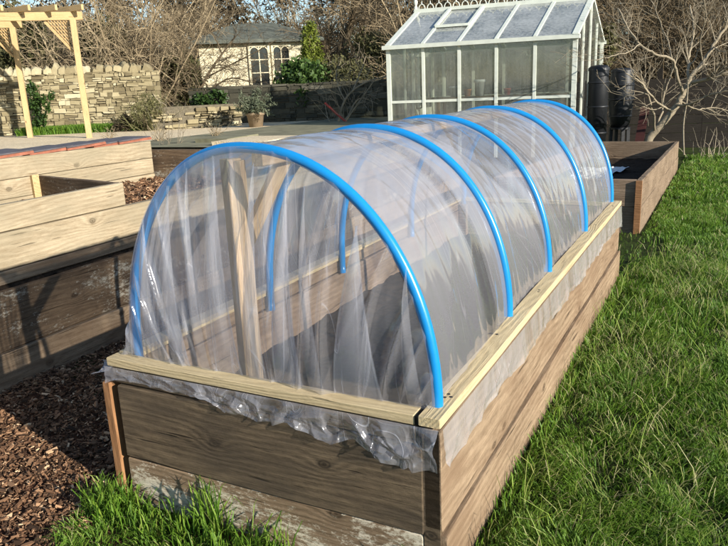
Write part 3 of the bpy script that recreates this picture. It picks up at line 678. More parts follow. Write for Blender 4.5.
# ------------------------------------------------------------------ plants
def limb(p, d, L, r, nseg=5, wob=.12, trop=0., rnd=random):
    """bent tapering path"""
    p = V(p); d = V(d).normalized(); pts = [p.copy()]; rad = [r]
    for i in range(nseg):
        d = (d+V((rnd.gauss(0, wob), rnd.gauss(0, wob), rnd.gauss(0, wob)+trop))).normalized()
        p = p+d*(L/nseg); pts.append(p.copy()); rad.append(r*(1-.72*(i+1)/nseg))
    return pts, rad, d
def side(d, ang, rnd=random):
    d = V(d).normalized(); a = V((rnd.gauss(0, 1), rnd.gauss(0, 1), rnd.gauss(0, 1)))
    q = (a-d*a.dot(d)).normalized(); return (d*math.cos(ang)+q*math.sin(ang)).normalized()
def twigs(mb, pts, rad, n, L, depth, trop, tint, wob=.16, rmin=.002, ang=(.5, 1.1), ns=3, start=.2):
    for _ in range(n):
        k = random.uniform(start, .98)*(len(pts)-1); i = min(int(k), len(pts)-2); fr = k-i
        p = pts[i].lerp(pts[i+1], fr); d = pts[i+1]-pts[i]; r = max(rmin, (rad[i]*(1-fr)+rad[i+1]*fr)*.55)
        l = L*random.uniform(.5, 1.2)
        q, rr, _d = limb(p, side(d, random.uniform(*ang)), l, r, 4, wob, trop)
        rr = [max(x, rmin*.6) for x in rr]
        mb.tube(q, rr, ns, min(1, max(0, tint+random.gauss(0, .2))), cap=False)
        if depth > 1: twigs(mb, q, rr, max(2, int(n*.55)), L*.55, depth-1, trop, tint, wob, rmin, ang, ns, .15)
def leaves(mb, centre, radii, n, size, lo=.1, hi=.9, shell=.55, flat=.5, aspect=.5):
    u = rng.normal(0, 1, (n, 3)); u /= np.linalg.norm(u, axis=1)[:, None]
    r = shell+(1-shell)*rng.random(n)
    lump = 1+.22*vn(u[:, 0]*2.7+centre[0], u[:, 1]*2.7+u[:, 2]*2.1+centre[1], 3)
    P = np.array(centre)+u*np.array(radii)*(r*lump)[:, None]
    a = rng.normal(0, 1, (n, 3)); a /= np.linalg.norm(a, axis=1)[:, None]
    b = rng.normal(0, 1, (n, 3)); b -= a*(a*b).sum(1)[:, None]; b /= np.linalg.norm(b, axis=1)[:, None]
    s = size*rng.uniform(.6, 1.4, n)[:, None]/2
    cl = vn(P[:, 0]*6+P[:, 2]*3, P[:, 1]*6-P[:, 2]*4, 2)
    t = ((lo+hi)/2+(hi-lo)*(.35*cl+.22*rng.normal(0, 1, n))).clip(0, 1)
    mb.quads(P, a*s, b*s*aspect, t)

# ------------------------------------------------------------------ rubble walls
def rubble(name, label, p0, p1, h, th, mat, course=.11, wid=.24, cope=0, rough=.012, top_var=0.):
    p0, p1 = V(p0), V(p1); d = p1-p0; Lw = d.length; a = math.atan2(d.y, d.x)
    root = thing(name, label, 'wall', p0, a)
    MB().box((Lw/2, 0, h/2-.04), (Lw-.06, th-.06, h-.10)).build('core', M['mortar'], root)
    mb = MB(); z = 0.
    while z < h-.03:
        ch = min(course*random.uniform(.6, 1.45), h-z); x = 0.
        while x < Lw:
            w = min(wid*random.uniform(.4, 1.7)*(ch/course)**.4, Lw-x)
            if w > .03 and not (top_var and z+ch > h-top_var*(.5+.5*float(vn(x*2, 4.4)))*2):
                cnt = 2 if ch > course*1.1 and random.random() < .4 else 1
                for q in range(cnt):
                    t = min(1, max(0, random.gauss(.45, .33)))
                    mb.box((x+w/2, random.uniform(-rough, rough), z+ch*(q+.5)/cnt), (w-.010, th, ch/cnt-.009), t=t, jit=.012)
            x += w
        z += ch
    mb.build('stonework', mat, root)
    x = .1; 
    for i in range(cope):
        w = random.uniform(.15, .27); hh = random.uniform(.12, .22); m2 = MB()
        u = np.linspace(0, np.pi, 9); pr = np.stack([np.cos(u)*w*.5*(1+.25*rng.normal(0, .5, 9)), np.sin(u)**.7*hh*(1+.1*rng.normal(0, 1, 9))], -1)
        P = np.zeros((5, 9, 3))
        for k, yk in enumerate(np.linspace(-th*.48, th*.48, 5)):
            s_ = [.8, 1, 1.03, 1, .8][k]; P[k, :, 0] = pr[:, 0]*s_; P[k, :, 1] = yk; P[k, :, 2] = pr[:, 1]*s_-.03
        m2 = grid(P, random.uniform(.3, 1)); m2.f.append(np.array([list(range(9))])); m2.f.append(np.array([[36+q for q in range(9)][::-1]]))
        o = m2.build('cope_stone', mat, root); o.location = (x, random.uniform(-.03, .03), h); o.rotation_euler = (random.uniform(-.1, .1), random.uniform(-.3, .3), random.uniform(-.3, .3))
        x += Lw/cope*random.uniform(.8, 1.15)
        if x > Lw-.1: break
    return root
wA = at(-40, 135, 13.9); wB = at(166, 133, 14.9)
rubble('stone_wall', 'sunlit rubble stone wall with rough upright cope stones behind the pergola', (wA.x, wA.y, .0), (wB.x, wB.y, -.05), 1.22, .38, M['stone'], .072, .135, cope=24, rough=.022)
q0 = at(150, 133, 13.6); q1 = at(240, 133, 14.4)
rubble('stone_wall', 'low collapsed heap of a dry stone wall left of the plant pot', (q0.x, q0.y, -.05), (q1.x, q1.y, -.05), .62, .5, M['stone'], .06, .17, rough=.09, top_var=.11)
q0 = at(196, 133, 15.6); q1 = at(398, 131, 14.6)
rubble('stone_wall', 'stone wall toned dark for shade under the evergreen shrub', (q0.x, q0.y, -.15), (q1.x, q1.y, -.15), .98, .35, M['stone_shade'], .09, .26)
# ------------------------------------------------------------------ pergola
fwd = V((FX[0], FX[1], 0)).normalized(); rgt = V((fwd.y, -fwd.x, 0))
pg0 = at(87, 139, 12.); pgb = at(28, 137, 13.)
px = (rgt*.96+fwd*.28).normalized(); 
pg = thing('pergola', 'new pale timber pergola with lattice brackets by the stone wall', 'pergola')
tops = {}
bk = V((pgb.x, pgb.y, .03)); ft = V((pg0.x, pg0.y, .03))
SP = 2.0
for nm, b, hgt_ in (('f', ft, 1.95), ('b', bk, 1.97)):
    for e in (0, 1):
        q = b-px*SP*e
        o = board('post', (q.x, q.y, q.z-.1), (q.x+.0, q.y, q.z+hgt_), .095, .095, M['pergola'], pg, up=(px.x, px.y, 0), bev=.004)
    e0 = b-px*(SP+.35); e1 = b+px*.20
    # beam on top
    board('beam', (e0.x, e0.y, q.z+hgt_-.005), (e1.x, e1.y, q.z+hgt_-.005), .13, .06, M['pergola'], pg)
    for e in (0, 1):
        c = b-px*SP*e; sg = -1 if e == 0 else 1
        y_ = fwd*.03
        A_ = c+px*sg*.03+V((0, 0, hgt_-.005))+y_; B_ = c+px*sg*.40+V((0, 0, hgt_-.005))+y_; C_ = c+px*sg*.03+V((0, 0, hgt_-.50))+y_
        if e == 0: A_, C_ = A_+px*.0, C_
        br = MB(); br.bar(B_-V((0, 0, .02)), C_, .035, .045, up=tuple(fwd)); o = br.build('bracket', M['pergola'], pg)
        lt = MB()
        for k in range(1, 8):
            f_ = k/8
            lt.bar(A_.lerp(B_, f_), A_.lerp(C_, f_), .012, .018, up=tuple(fwd))
            lt.bar(A_.lerp(B_, f_)+fwd*.014, B_.lerp(C_, .0+.0).lerp(C_, f_) if False else (C_.lerp(B_, f_))+fwd*.014, .012, .018, up=tuple(fwd))
        lt.build('lattice', M['pergola'], o)
bdir = (bk-ft); 
for k in range(6):
    c = ft-px*(SP*k/5.-.08)+V((0, 0, 1.95+.125)); d_ = (bdir-px*0).normalized()
    a_ = c-d_*.28; e_ = c+d_*(bdir.length+.28)
    board('rafter', tuple(a_), tuple(e_), .09, .045, M['board_grey'] if False else M['pergola'], pg)
# ------------------------------------------------------------------ summerhouse
s0 = at(203, 92, 19.); s1 = at(318, 92, 19.6); s0.z = s1.z = -.05
u = (s1-s0); u.z = 0; W_ = u.length; ang = math.atan2(u.y, u.x)
sh = thing('summerhouse', 'cream boarded summerhouse with grey hipped roof and arched windows', 'summerhouse', s0, ang)
D_, H_ = 2.4, 2.14
mb = MB(); mb.box((W_/2, D_/2, H_/2), (W_, D_, H_))
for k in range(1, 16): mb.box((W_/2, -.002, k*H_/16), (W_+.004, .008, H_/16-.006))
mb.build('wall', M['cream'], sh)
e = .22; rz_ = H_+.5; mb = MB()
v = [(-e, -e, H_-.03), (W_+e, -e, H_-.03), (W_+e, D_+e, H_-.03), (-e, D_+e, H_-.03), (W_*.32, D_/2, rz_), (W_*.68, D_/2, rz_)]
mb.add(v, [[0, 1, 5, 4], [2, 3, 4, 5]]); mb.f.append(np.array([[1, 2, 5], [3, 0, 4]])); mb.f.append(np.array([[3, 2, 1, 0]]))
rf_ = mb.build('roof', M['slate'], sh)
MB().box((W_/2, -e-.012, H_-.07), (W_+2*e, .02, .09)).build('fascia', M['slate'], rf_)
def arched(x0, x1, z0, z1):
    w = x1-x0
    f = MB(); 
    f.box((x0-.02, -.035, (z0+z1)/2), (.06, .05, z1-z0)); f.box((x1+.02, -.035, (z0+z1)/2), (.06, .05, z1-z0)); f.box(((x0+x1)/2, -.035, z0-.02), (w+.1, .06, .05)); f.box(((x0+x1)/2, -.034, z1+.04), (w+.1, .05, .08))
    f.box(((x0+x1)/2, -.036, (z0+z1)/2), (.028, .03, z1-z0))
    for k in range(1, 4): f.box(((x0+x1)/2, -.037, z0+(z1-z0)*k/4), (w, .026, .024))
    for hx in (x0, (x0+x1)/2):       # arched heads
        for k in range(6):
            a0 = math.pi*(k)/6; a1 = math.pi*(k+1)/6; c = hx+w/4
            f.bar((c+w/4*math.cos(a0), -.038, z1-.13+.12*math.sin(a0)), (c+w/4*math.cos(a1), -.038, z1-.13+.12*math.sin(a1)), .025, .05, up=(0, 1, 0))
    o = f.build('window', M['cream'], sh)
    MB().box(((x0+x1)/2, -.022, (z0+z1)/2), (w, .012, z1-z0)).build('pane', M['darkpane'], o)
sc = W_/115.
arched((252-203)*sc, (270-203)*sc, .55, 1.93); arched((275-203)*sc, (291-203)*sc, .55, 1.93)
# ------------------------------------------------------------------ greenhouse
def hdir(px):                         # horizontal direction of a sight line
    d = FX+RX*(px-364)/F; d = V((d[0], d[1], 0)); return d.normalized()
B0 = at(575.7, 37, 10.); ud = -hdir(-1500); vd = hdir(705)
d_ = 10.; A0 = None
for k in range(400):                  # length of the front so that it ends on the surveyed left corner
    q = B0-ud*(1.5+k*.005); rel = np.array(q)-CAM
    if 364+F*(rel@RX)/(rel@FX) <= 388.5: A0 = q; break
ez = A0.z; gz = -.56
u = B0-A0; u.z = 0; GL = u.length; ang = math.atan2(u.y, u.x); EH = ez-gz; GD = 2.5; RH = EH+.62
vl = (vd.dot(u.normalized()), vd.dot(V((-u.y, u.x, 0)).normalized())); SHEAR = vl[0]/vl[1]
gh = thing('greenhouse', 'white framed Victorian style greenhouse with dusty panes and crested ridge', 'greenhouse', (A0.x, A0.y, gz), ang)
NB = 5; bw = GL/NB; P_ = .045
def glz(name, m, pts):                  # thin pane from 3-4 points
    p = [V(q) for q in pts]; n = (p[1]-p[0]).cross(p[-1]-p[0]).normalized()*.004
    mb = MB(); k = len(p); mb.add([tuple(q) for q in p]+[tuple(q+n) for q in p], np.array([[i, (i+1) % k, (i+1) % k+k, i+k] for i in range(k)]))
    mb.f.append(np.array([list(range(k))[::-1]])); mb.f.append(np.array([[i+k for i in range(k)]])); return mb.build(name, m, gh)
mb = MB()
mb.box((GL/2, 0, .05), (GL, .1, .12)); mb.box((GL/2, GD, .05), (GL, .1, .12)); mb.box((0, GD/2, .05), (.1, GD, .12)); mb.box((GL, GD/2, .05), (.1, GD, .12)); mb.build('base', M['stone_shade'], gh)
mb = MB()
for y in (0, GD):
    for k in range(NB+1): mb.box((k*bw, y, EH/2+.05), (P_+(.02 if k in (0, NB) else 0), P_, EH-.12))
for x in (0, GL):
    for k in (1, 2, 3): 
        yk = GD*k/4; hh = EH+(RH-EH)*(1-abs(yk-GD/2)/(GD/2)); mb.box((x, yk, hh/2+.05), (P_*.8, P_*.8, hh-.14))
    mb.box((x, GD/2, .62), (P_*.7, GD, .05))
mb.box((GL/2, 0, 1.0), (GL, .03, .04)); mb.box((GL/2, GD, 1.0), (GL, .032, .045))
mb.build('frame', M['paintwhite'], gh)
for y in (-.05, GD+.05): MB().box((GL/2, y, EH+.01), (GL+.14, .085, .06)).build('gutter', M['paintwhite'], gh)
mb = MB()
for k in range(NB+1):
    for y0, y1 in ((-.03, GD/2), (GD+.03, GD/2)): mb.bar((k*bw, y0, EH+.03), (k*bw, y1, RH), .05 if 0 < k < NB else .085, .045)
mb.bar((-.05, GD/2, RH+.02), (GL+.05, GD/2, RH+.02), .07, .07); mb.build('rafter_frame', M['paintwhite'], gh)
mb = MB()
for k in range(19):
    x = (k+.5)*GL/19; z = RH+.055
    u_ = np.linspace(0, np.pi, 9); pts = [(x+.055*math.cos(a), GD/2, z+.075*math.sin(a)) for a in u_]; mb.tube(pts, .008, 5)
    mb.tube([(x, GD/2, z+.07), (x, GD/2, z+.125)], [.012, .004], 5)
mb.build('ridge_crest', M['paintwhite'], gh)
for x in (-.03, GL+.03): MB().lathe([(0.03, 0), (.03, .05), (.016, .07), (.03, .11), (.034, .14), (.02, .18), (.01, .2), (.006, .3), (0, .33)], (x, GD/2, RH+.04), 10).build('finial', M['paintwhite'], gh)
for k in range(NB):
    glz('pane', M['glass'], [(k*bw+.02, -.004, .1), ((k+1)*bw-.02, -.004, .1), ((k+1)*bw-.02, -.004, EH), (k*bw+.02, -.004, EH)])
    glz('pane', M['glass'], [(k*bw+.02, GD, .1), ((k+1)*bw-.02, GD, .1), ((k+1)*bw-.02, GD, EH), (k*bw+.02, GD, EH)])
    glz('roof_pane', M['roofglass'], [(k*bw+.02, -.02, EH+.04), ((k+1)*bw-.02, -.02, EH+.04), ((k+1)*bw-.02, GD/2, RH+.005), (k*bw+.02, GD/2, RH+.005)])
    glz('roof_pane', M['roofglass'], [(k*bw+.02, GD+.02, EH+.04), ((k+1)*bw-.02, GD+.02, EH+.04), ((k+1)*bw-.02, GD/2, RH+.005), (k*bw+.02, GD/2, RH+.005)])
for x in (0, GL): glz('gable_pane', M['glass'], [(x, 0, .1), (x, GD, .1), (x, GD, EH), (x, GD/2, RH), (x, 0, EH)])
# roof vent in the second bay
mb = MB(); yv = lambda f: (-.02+(GD/2+.02)*f, EH+.04+(RH-EH-.035)*f)
(a1, b1), (a2, b2) = yv(.42), yv(.97)
mb.bar((bw*1.02, a1, b1+.035), (bw*1.98, a1, b1+.035), .05, .04); mb.bar((bw*1.02, a1, b1+.035), (bw*1.02, a2, b2+.03), .045, .035); mb.bar((bw*1.98, a1, b1+.035), (bw*1.98, a2, b2+.03), .045, .035); mb.bar((bw*1.02, a2, b2+.03), (bw*1.98, a2, b2+.03), .045, .035)
vt = mb.build('roof_vent', M['paintwhite'], gh); 
# door on the far left gable, seen through the front pane
mb = MB(); xd = .04
mb.box((xd, GD*.36, .95), (.03, .07, 1.7)); mb.box((xd, GD*.72, .95), (.03, .07, 1.7)); mb.box((xd, GD*.54, .45), (.03, GD*.36, .68)); mb.box((xd, GD*.54, 1.76), (.03, GD*.36, .08)); mb.box((xd, GD*.54, .82), (.035, GD*.36, .07))
dr = mb.build('door', M['paintwhite'], gh); MB().bar((xd+.03, GD*.38, .86), (xd+.03, GD*.46, .86), .02, .02).build('handle', M['black'], dr)
for o in list(gh.children):            # the plan is slightly out of square
    for q in [o]+list(o.children):
        n_ = len(q.data.vertices); a_ = np.zeros(n_*3, np.float32); q.data.vertices.foreach_get('co', a_); a_ = a_.reshape(-1, 3); a_[:, 0] += SHEAR*a_[:, 1]; q.data.vertices.foreach_set('co', a_.ravel()); q.data.update()
def ghp(x, y, z): x += SHEAR*y; c, s_ = math.cos(ang), math.sin(ang); return (A0.x+c*x-s_*y, A0.y+s_*x+c*y, gz+z)
st = thing('staging_bench', 'slatted staging bench running along inside the greenhouse', 'bench', ghp(0, 0, 0), ang)
mb = MB()
for k in range(5): mb.box((GL*.58, .22+.11*k, 1.03), (GL*.76, .09, .025))
mb.build('bench_top', M['board_grey'], st)
for x in (.26, .58, .94):
    for y in (.22, .66): MB().box((GL*x, y, .51), (.05, .05, 1.02)).build('leg', M['board_grey'], st)
def pot(name, label, cat, loc, r, h, mat, group=None):
    o = MB().lathe([(0, .0), (r*.72, 0), (r*.95, h*.82), (r*1.06, h*.83), (r*1.08, h), (r*.93, h), (r*.9, h*.85), (0, h*.8)], (0, 0, 0), 20).build(name, mat, None, True); o.location = loc; return tag(o, label, cat, group)
pot('plant_pot', 'white pot standing left on the greenhouse staging', 'pot', ghp(GL*.33, .35, 1.045), .085, .16, M['white_stuff'])
pot('plant_pot', 'small terracotta pot between the two white pots in the greenhouse', 'pot', ghp(GL*.41, .3, 1.045), .06, .11, plain('bright_terracotta', (.5, .22, .10), .8))
pot('plant_pot', 'tall white pot right of the terracotta pot in the greenhouse', 'pot', ghp(GL*.475, .34, 1.045), .09, .25, M['white_stuff'])
pot('plant_pot', 'little red pot in the middle of the greenhouse staging', 'pot', ghp(GL*.63, .3, 1.045), .055, .1, M['red'])
# ------------------------------------------------------------------ water butts
wb = at(596.5, 128, 10.45); s_ = 10.45/F
r_ = 9.5*s_; zt_ = at(596.5, 69, 10.45).z; zb = gz+.28; hb = zt_-zb
def butt(name, label, p, prof, ribs, zb):
    o = thing(name, label, 'water butt', (p.x, p.y, zb)); MB().lathe(prof, (0, 0, 0), 32).build('barrel', M['black'], o, True)
    for (r, z) in ribs: MB().lathe([(r-.004, z-.018), (r+.010, z-.010), (r+.010, z+.010), (r-.004, z+.018)], (0, 0, 0), 32).build('rib', M['black'], o, True)
    return o
o = butt('water_butt', 'straight black water butt standing against the greenhouse corner', wb, [(0, 0), (r_, 0), (r_, hb*.97), (r_*.97, hb)], [(r_, hb*k) for k in (.15, .5, .82)], zb)
MB().lathe([(r_*1.07, hb-.03), (r_*1.07, hb+.01), (r_*.8, hb+.045), (0, hb+.055)], (0, 0, 0), 32).build('lid', M['black'], o, True)
wc = at(619.5, 128, 10.9); s_ = 10.9/F; r2 = 12.2*s_; zt2 = at(619.5, 71, 10.9).z; zb2 = at(619.5, 127, 10.9).z; h2 = zt2-zb2
o = butt('water_butt', 'tapered black water barrel with moulded ribs on a stand beside the straight butt', wc, [(0, 0), (r2*.72, 0), (r2*.9, h2*.25), (r2, h2*.55), (r2*.93, h2*.85), (r2*.84, h2)], [(r2*.86, h2*.2), (r2*.995, h2*.5), (r2*.965, h2*.75)], zb2)
MB().lathe([(r2*.9, h2-.02), (r2*.9, h2+.015), (r2*.5, h2+.04), (0, h2+.045)], (0, 0, 0), 32).build('lid', M['black'], o, True)
bs = thing('butt_stand', 'dark stand carrying the tapered black barrel', 'stand', (wc.x, wc.y, gz))
hs = zb2-gz
MB().lathe([(0, hs-.03), (r2*.85, hs-.03), (r2*.85, hs), (0, hs)], (0, 0, 0), 20).build('stand_top', M['black'], bs)
for k in range(4): a = k*math.pi/2+.5; MB().bar((r2*.75*math.cos(a), r2*.75*math.sin(a), 0), (r2*.7*math.cos(a), r2*.7*math.sin(a), hs-.03), .05, .05).build('leg', M['black'], bs)
d0 = at(638, 142, 10.2)
rb = thing('leaning_board', 'dull red board leaning in the shade behind the far raised bed', 'board', (d0.x, d0.y, gz)); 
MB().bar((-.02, 0, 0), (.06, .12, .80), .12, .022, up=(0, -1, .1)).build('board', M['dullred'], rb)
# ------------------------------------------------------------------ bare apple tree
def PX(lst, d0): return [at(x, y, d0+dd) for x, y, dd in lst]
tree = thing('apple_tree', 'bare sunlit apple tree with spreading branches behind the far raised bed', 'tree', at(647, 146, 10.2))
Z0 = tree.location.copy()
main = [
 ([(647, 148, .0), (651, 136, 0), (660, 126, -.05), (672, 112, -.1), (681, 98, -.1), (687, 86, -.12)], .060, .036),
 ([(687, 86, -.12), (693, 74, -.1), (703, 62, .0), (713, 46, .1), (724, 30, .2), (736, 10, .3)], .034, .014),
 ([(683, 95, -.12), (678, 78, -.3), (672, 60, -.45), (655, 54, -.6), (640, 44, -.6), (628, 28, -.5), (618, 8, -.4)], .022, .010),
 ([(687, 86, -.12), (688, 70, .1), (690, 52, .3), (694, 30, .4), (690, 5, .5)], .024, .010),
 ([(690, 82, -.1), (706, 80, -.3), (722, 74, -.5), (742, 66, -.6)], .026, .014),
 ([(672, 112, -.1), (660, 104, -.5), (648, 92, -.9), (638, 80, -1.1), (626, 74, -1.2)], .016, .006),
 ([(655, 132, -.02), (654, 118, -.3), (650, 100, -.5), (644, 84, -.6), (640, 70, -.7)], .018, .007),
 ([(655, 131, -.02), (662, 112, .2), (664, 96, .3), (670, 78, .4), (676, 58, .5)], .016, .007),
 ([(676, 106, -.1), (690, 104, -.4), (706, 96, -.7), (722, 92, -.9), (740, 90, -1.)], .016, .007),
 ([(680, 100, -.1), (696, 110, .2), (712, 108, .4), (735, 112, .6)], .013, .006),
 ([(640, 44, -.6), (628, 52, -.9), (612, 56, -1.2), (596, 60, -1.4)], .008, .004),
 ([(672, 60, -.45), (668, 42, -.3), (660, 22, -.2), (652, 0, -.1)], .012, .006),
 ([(703, 62, .0), (700, 40, -.3), (706, 18, -.5), (702, -8, -.6)], .013, .006),
 ([(713, 46, .1), (722, 52, -.2), (740, 48, -.4)], .010, .006)]
tk = MB(); cr = MB()
def smooth(pts, k=5):
    out = []; n = len(pts)
    for i in range(n-1):
        p0, p1, p2, p3 = pts[max(i-1, 0)], pts[i], pts[i+1], pts[min(i+2, n-1)]
        for j in range(k):
            t = j/k; out.append(.5*((2*p1)+(p2-p0)*t+(2*p0-5*p1+4*p2-p3)*t*t+(3*p1-p0-3*p2+p3)*t**3))
    return out+[pts[-1]]
for i, (pl, r0, r1) in enumerate(main):
    pts = smooth([q-Z0 for q in PX(pl, 10.2)], 5); n = len(pts)
    pts = [q+V((random.gauss(0, .006), random.gauss(0, .006), random.gauss(0, .006))) for q in pts]
    rad = [r0+(r1-r0)*k/(n-1)+random.uniform(0, .1)*r0 for k in range(n)]
    (tk if i < 2 else cr).tube(pts, rad, 9 if i < 2 else 7, .5 if i < 2 else random.uniform(.35, .75), True)
    if i > 0: twigs(cr, pts, rad, 9 if i < 5 else 7, .55, 3, .05, .62, .14, .0028, (.4, 1.0), 4)
tk.build('trunk', M['bark'], tree, True); cr.build('crown', M['bark'], tree, True)
# stick
a = at(684, 154, 9.9); pts = smooth([at(688, 78, 9.9), at(687, 100, 9.9), at(683.5, 125, 9.9), at(684, 155, 9.9)])
tag(MB().tube(pts, .012, 6, .6).build('garden_cane', M['bark']), 'slim bent stick standing in the grass right of the apple tree', 'stick')
# ------------------------------------------------------------------ other plants
def plant_thing(name, label, cat, loc, group=None): return thing(name, label, cat, loc, 0, group)
pc = at(256.5, 131, 13.2); pc.z = -.02
pc = at(256.5, 131, 13.2); pc.z = .02
pot('plant_pot', 'large beige terracotta pot holding a grey green shrub on the patio', 'pot', pc, .17, .30, M['terracotta'])
pl = plant_thing('potted_shrub', 'wispy grey green shrub growing in the beige pot', 'shrub', (pc.x, pc.y, .27))
mb = MB(); st_ = MB()
for k in range(46):
    p, r, d = limb((random.gauss(0, .04), random.gauss(0, .04), 0), (random.gauss(0, .6), random.gauss(0, .6), 1), random.uniform(.25, .5), .005, 5, .15, -.08); st_.tube(p, r, 3, .4, False)
    for q in p[2:]: leaves(mb, tuple(q), (.07, .07, .06), 14, .05, .1, .9, .1, aspect=.25)
mb.build('foliage', M['leaf_grey'], pl); st_.build('stem', M['twig_dark'], pl)
def bush(name, label, cat, p, radii, n, size, mat, lo=.1, hi=.9, lobes=7, stem=True, aspect=.5, squash=.6):
    o = plant_thing(name, label, cat, p); mb = MB()
    leaves(mb, (0, 0, radii[2]), radii, n//3, size, lo, hi, .6, aspect=aspect)
    for k in range(lobes):
        u = V((random.gauss(0, 1), random.gauss(0, 1), random.gauss(.3, .8))).normalized(); f = random.uniform(.5, .8)
        leaves(mb, (u.x*radii[0]*f, u.y*radii[1]*f, radii[2]+u.z*radii[2]*f), tuple(q*random.uniform(.34, .55) for q in radii), n*2//3//lobes, size, lo, hi, .5, aspect=aspect)
    mb.build('foliage', mat, o)
    if stem:
        s = MB()
        for k in range(5):
            q, r, d = limb((random.gauss(0, .05), random.gauss(0, .05), -.05), (random.gauss(0, .4), random.gauss(0, .4), 1), radii[2]*1.4, .022, 6, .12); s.tube(q, r, 5, .4, False)
        s.build('stem', M['twig_dark'], o)
    return o
e0 = at(306, 116, 15.4); bush('evergreen_shrub', 'rounded glossy evergreen shrub in front of the summerhouse', 'shrub', (e0.x, e0.y, .15), (.68, .6, .62), 5200, .085, M['leaf'], .1, 1., 9)
# conical conifer
c0 = at(313, 100, 16.6); o = plant_thing('conifer', 'narrow lime green conifer rising behind the evergreen shrub', 'conifer', (c0.x, c0.y, .0)); mb = MB()
for k in range(90):
    f = random.random()**.8; z = .2+f*1.95; r = .62*(1-f)**.75+.05; a = random.uniform(0, 6.28); r *= random.uniform(.6, 1.05)
    leaves(mb, (r*math.cos(a)*.8, r*math.sin(a)*.8, z), (.13, .13, .16), 60, .055, .1, .95, .3, aspect=.4)
mb.build('foliage', M['leaf_lime'], o); s = MB(); s.tube([(0, 0, -.1), (0, 0, 1), (0, 0, 2.1)], [.05, .04, .01], 6, .3); s.build('trunk', M['twig_dark'], o)
e0 = at(150, 133, 13.5); o = bush('olive_shrub', 'twiggy yellow green broom like shrub at the end of the stone wall', 'shrub', (e0.x, e0.y, -.05), (.42, .35, .42), 1800, .05, M['leaf_olive'], .2, 1., 6, aspect=.2)
s = MB()
for k in range(60):
    q, r, d = limb((random.gauss(0, .1), random.gauss(0, .1), 0), (random.gauss(0, .55), random.gauss(0, .55), 1), random.uniform(.5, 1.), .006, 6, .1); s.tube(q, r, 3, random.uniform(.4, 1), False); twigs(s, q, r, 5, .2, 1, .1, .6, .1, .003)
s.build('twig', M['leaf_olive'], o)
e0 = at(126, 133, 13.6); bush('evergreen_shrub', 'small dark purplish shrub at the foot of the stone wall', 'shrub', (e0.x, e0.y, -.02), (.2, .2, .2), 700, .05, M['wood_mass'], .0, .5, 4)
e0 = at(40, 136, 13.75); o = plant_thing('ivy', 'dark ivy climbing the stone wall beside the left pergola post', 'ivy', (e0.x, e0.y, .03)); mb = MB()
for k in range(26): leaves(mb, (random.gauss(0, .16), random.gauss(.0, .03)+.05, random.uniform(.02, 1.0)), (.13, .06, .12), 45, .06, .0, .7, .1)
mb.build('foliage', M['leaf'], o)
e0 = at(601, 66, 12.6); bush('evergreen_shrub', 'yellow green bush showing beside the right gable of the greenhouse', 'shrub', (e0.x+.0, e0.y, .85), (.34, .34, .42), 1300, .07, M['leaf_olive'], .2, 1., 6)
e0 = at(212, 110, 15.3); bush('evergreen_shrub', 'low dark green shrub below the left end of the summerhouse', 'shrub', (e0.x, e0.y, .3), (.55, .4, .25), 1800, .07, M['leaf'], .0, .6, 6)
e0 = at(345, 100, 15.4); bush('evergreen_shrub', 'low olive brown shrub on the dark stone wall left of the greenhouse', 'shrub', (e0.x, e0.y, .55), (.75, .4, .40), 2200, .06, M['leaf_olive'], .0, .7, 7)
# bare shrub with red handle
t0 = at(336, 133, 13.4); o = plant_thing('bare_shrub', 'pale bare shrub with arching stems in front of the dark stone wall', 'shrub', t0); s = MB()
for pl_, r0 in (([(336, 133, 0), (339, 118, 0), (345, 100, -.1), (356, 88, -.2), (372, 80, -.3), (388, 76, -.4)], .026), ([(337, 130, 0), (348, 116, .1), (354, 104, .2), (362, 98, .3), (378, 104, .3)], .018), ([(335, 131, 0), (328, 118, .1), (325, 104, .2)], .014), ([(345, 100, -.1), (338, 86, 0), (336, 70, .1)], .014), ([(352, 92, -.1), (360, 74, .1), (366, 56, .2)], .014), ([(338, 128, 0), (345, 122, -.2), (352, 112, -.3), (366, 92, -.4), (376, 78, -.4)], .016)):
    pts = smooth([q-t0 for q in PX(pl_, 13.4)], 4); rad = list(np.linspace(r0, r0*.35, len(pts))); s.tube(pts, rad, 6, .6, False); twigs(s, pts, rad, 9, .5, 2, .02, .55, .16, .004)
s.build('stem', M['bark'], o)
tag(MB().tube([at(325, 103, 13.25), at(337, 114, 13.2), at(349.5, 125, 13.15)], .022, 8).build('tool_handle', M['red']), 'red tool handle leaning among the bare stems by the dark stone wall', 'tool handle')
# small bare stems in the terrace
t0 = at(172, 152, 9.2); o = plant_thing('bare_shrub', 'thin bare canes rising from the terrace bed behind the dark end board', 'shrub', t0); s = MB()
for k in range(9):
    q, r, d = limb((random.gauss(0, .12), random.gauss(0, .1), 0), (random.gauss(0, .25), random.gauss(0, .2), 1), random.uniform(.35, .8), .006, 6, .1); s.tube(q, r, 3, .6, False); twigs(s, q, r, 4, .2, 1, .1, .5, .1, .003)
s.build('stem', M['bark'], o)
for i, (qx, qy, sx, sy) in enumerate(((258, 141, .75, .95), (228, 139, .5, .8))):
    p = at(qx, qy, 9.6); p = CAM+(np.array(p)-CAM)*((.09-CAM[2])/(p.z-CAM[2])); o = MB().box((0, 0, 0), (sx, sy, .06), jit=.006).build('paving_slab', M['gravel' if i == 0 else 'patio']); o.location = (p[0], p[1], .095); o.rotation_euler = (0, 0, .08)
    tag(o, ['pale stone slab lying on the patio behind the first blue hoop', 'mossy stone slab lying on the patio in front of the plant pot'][i], 'paving slab')
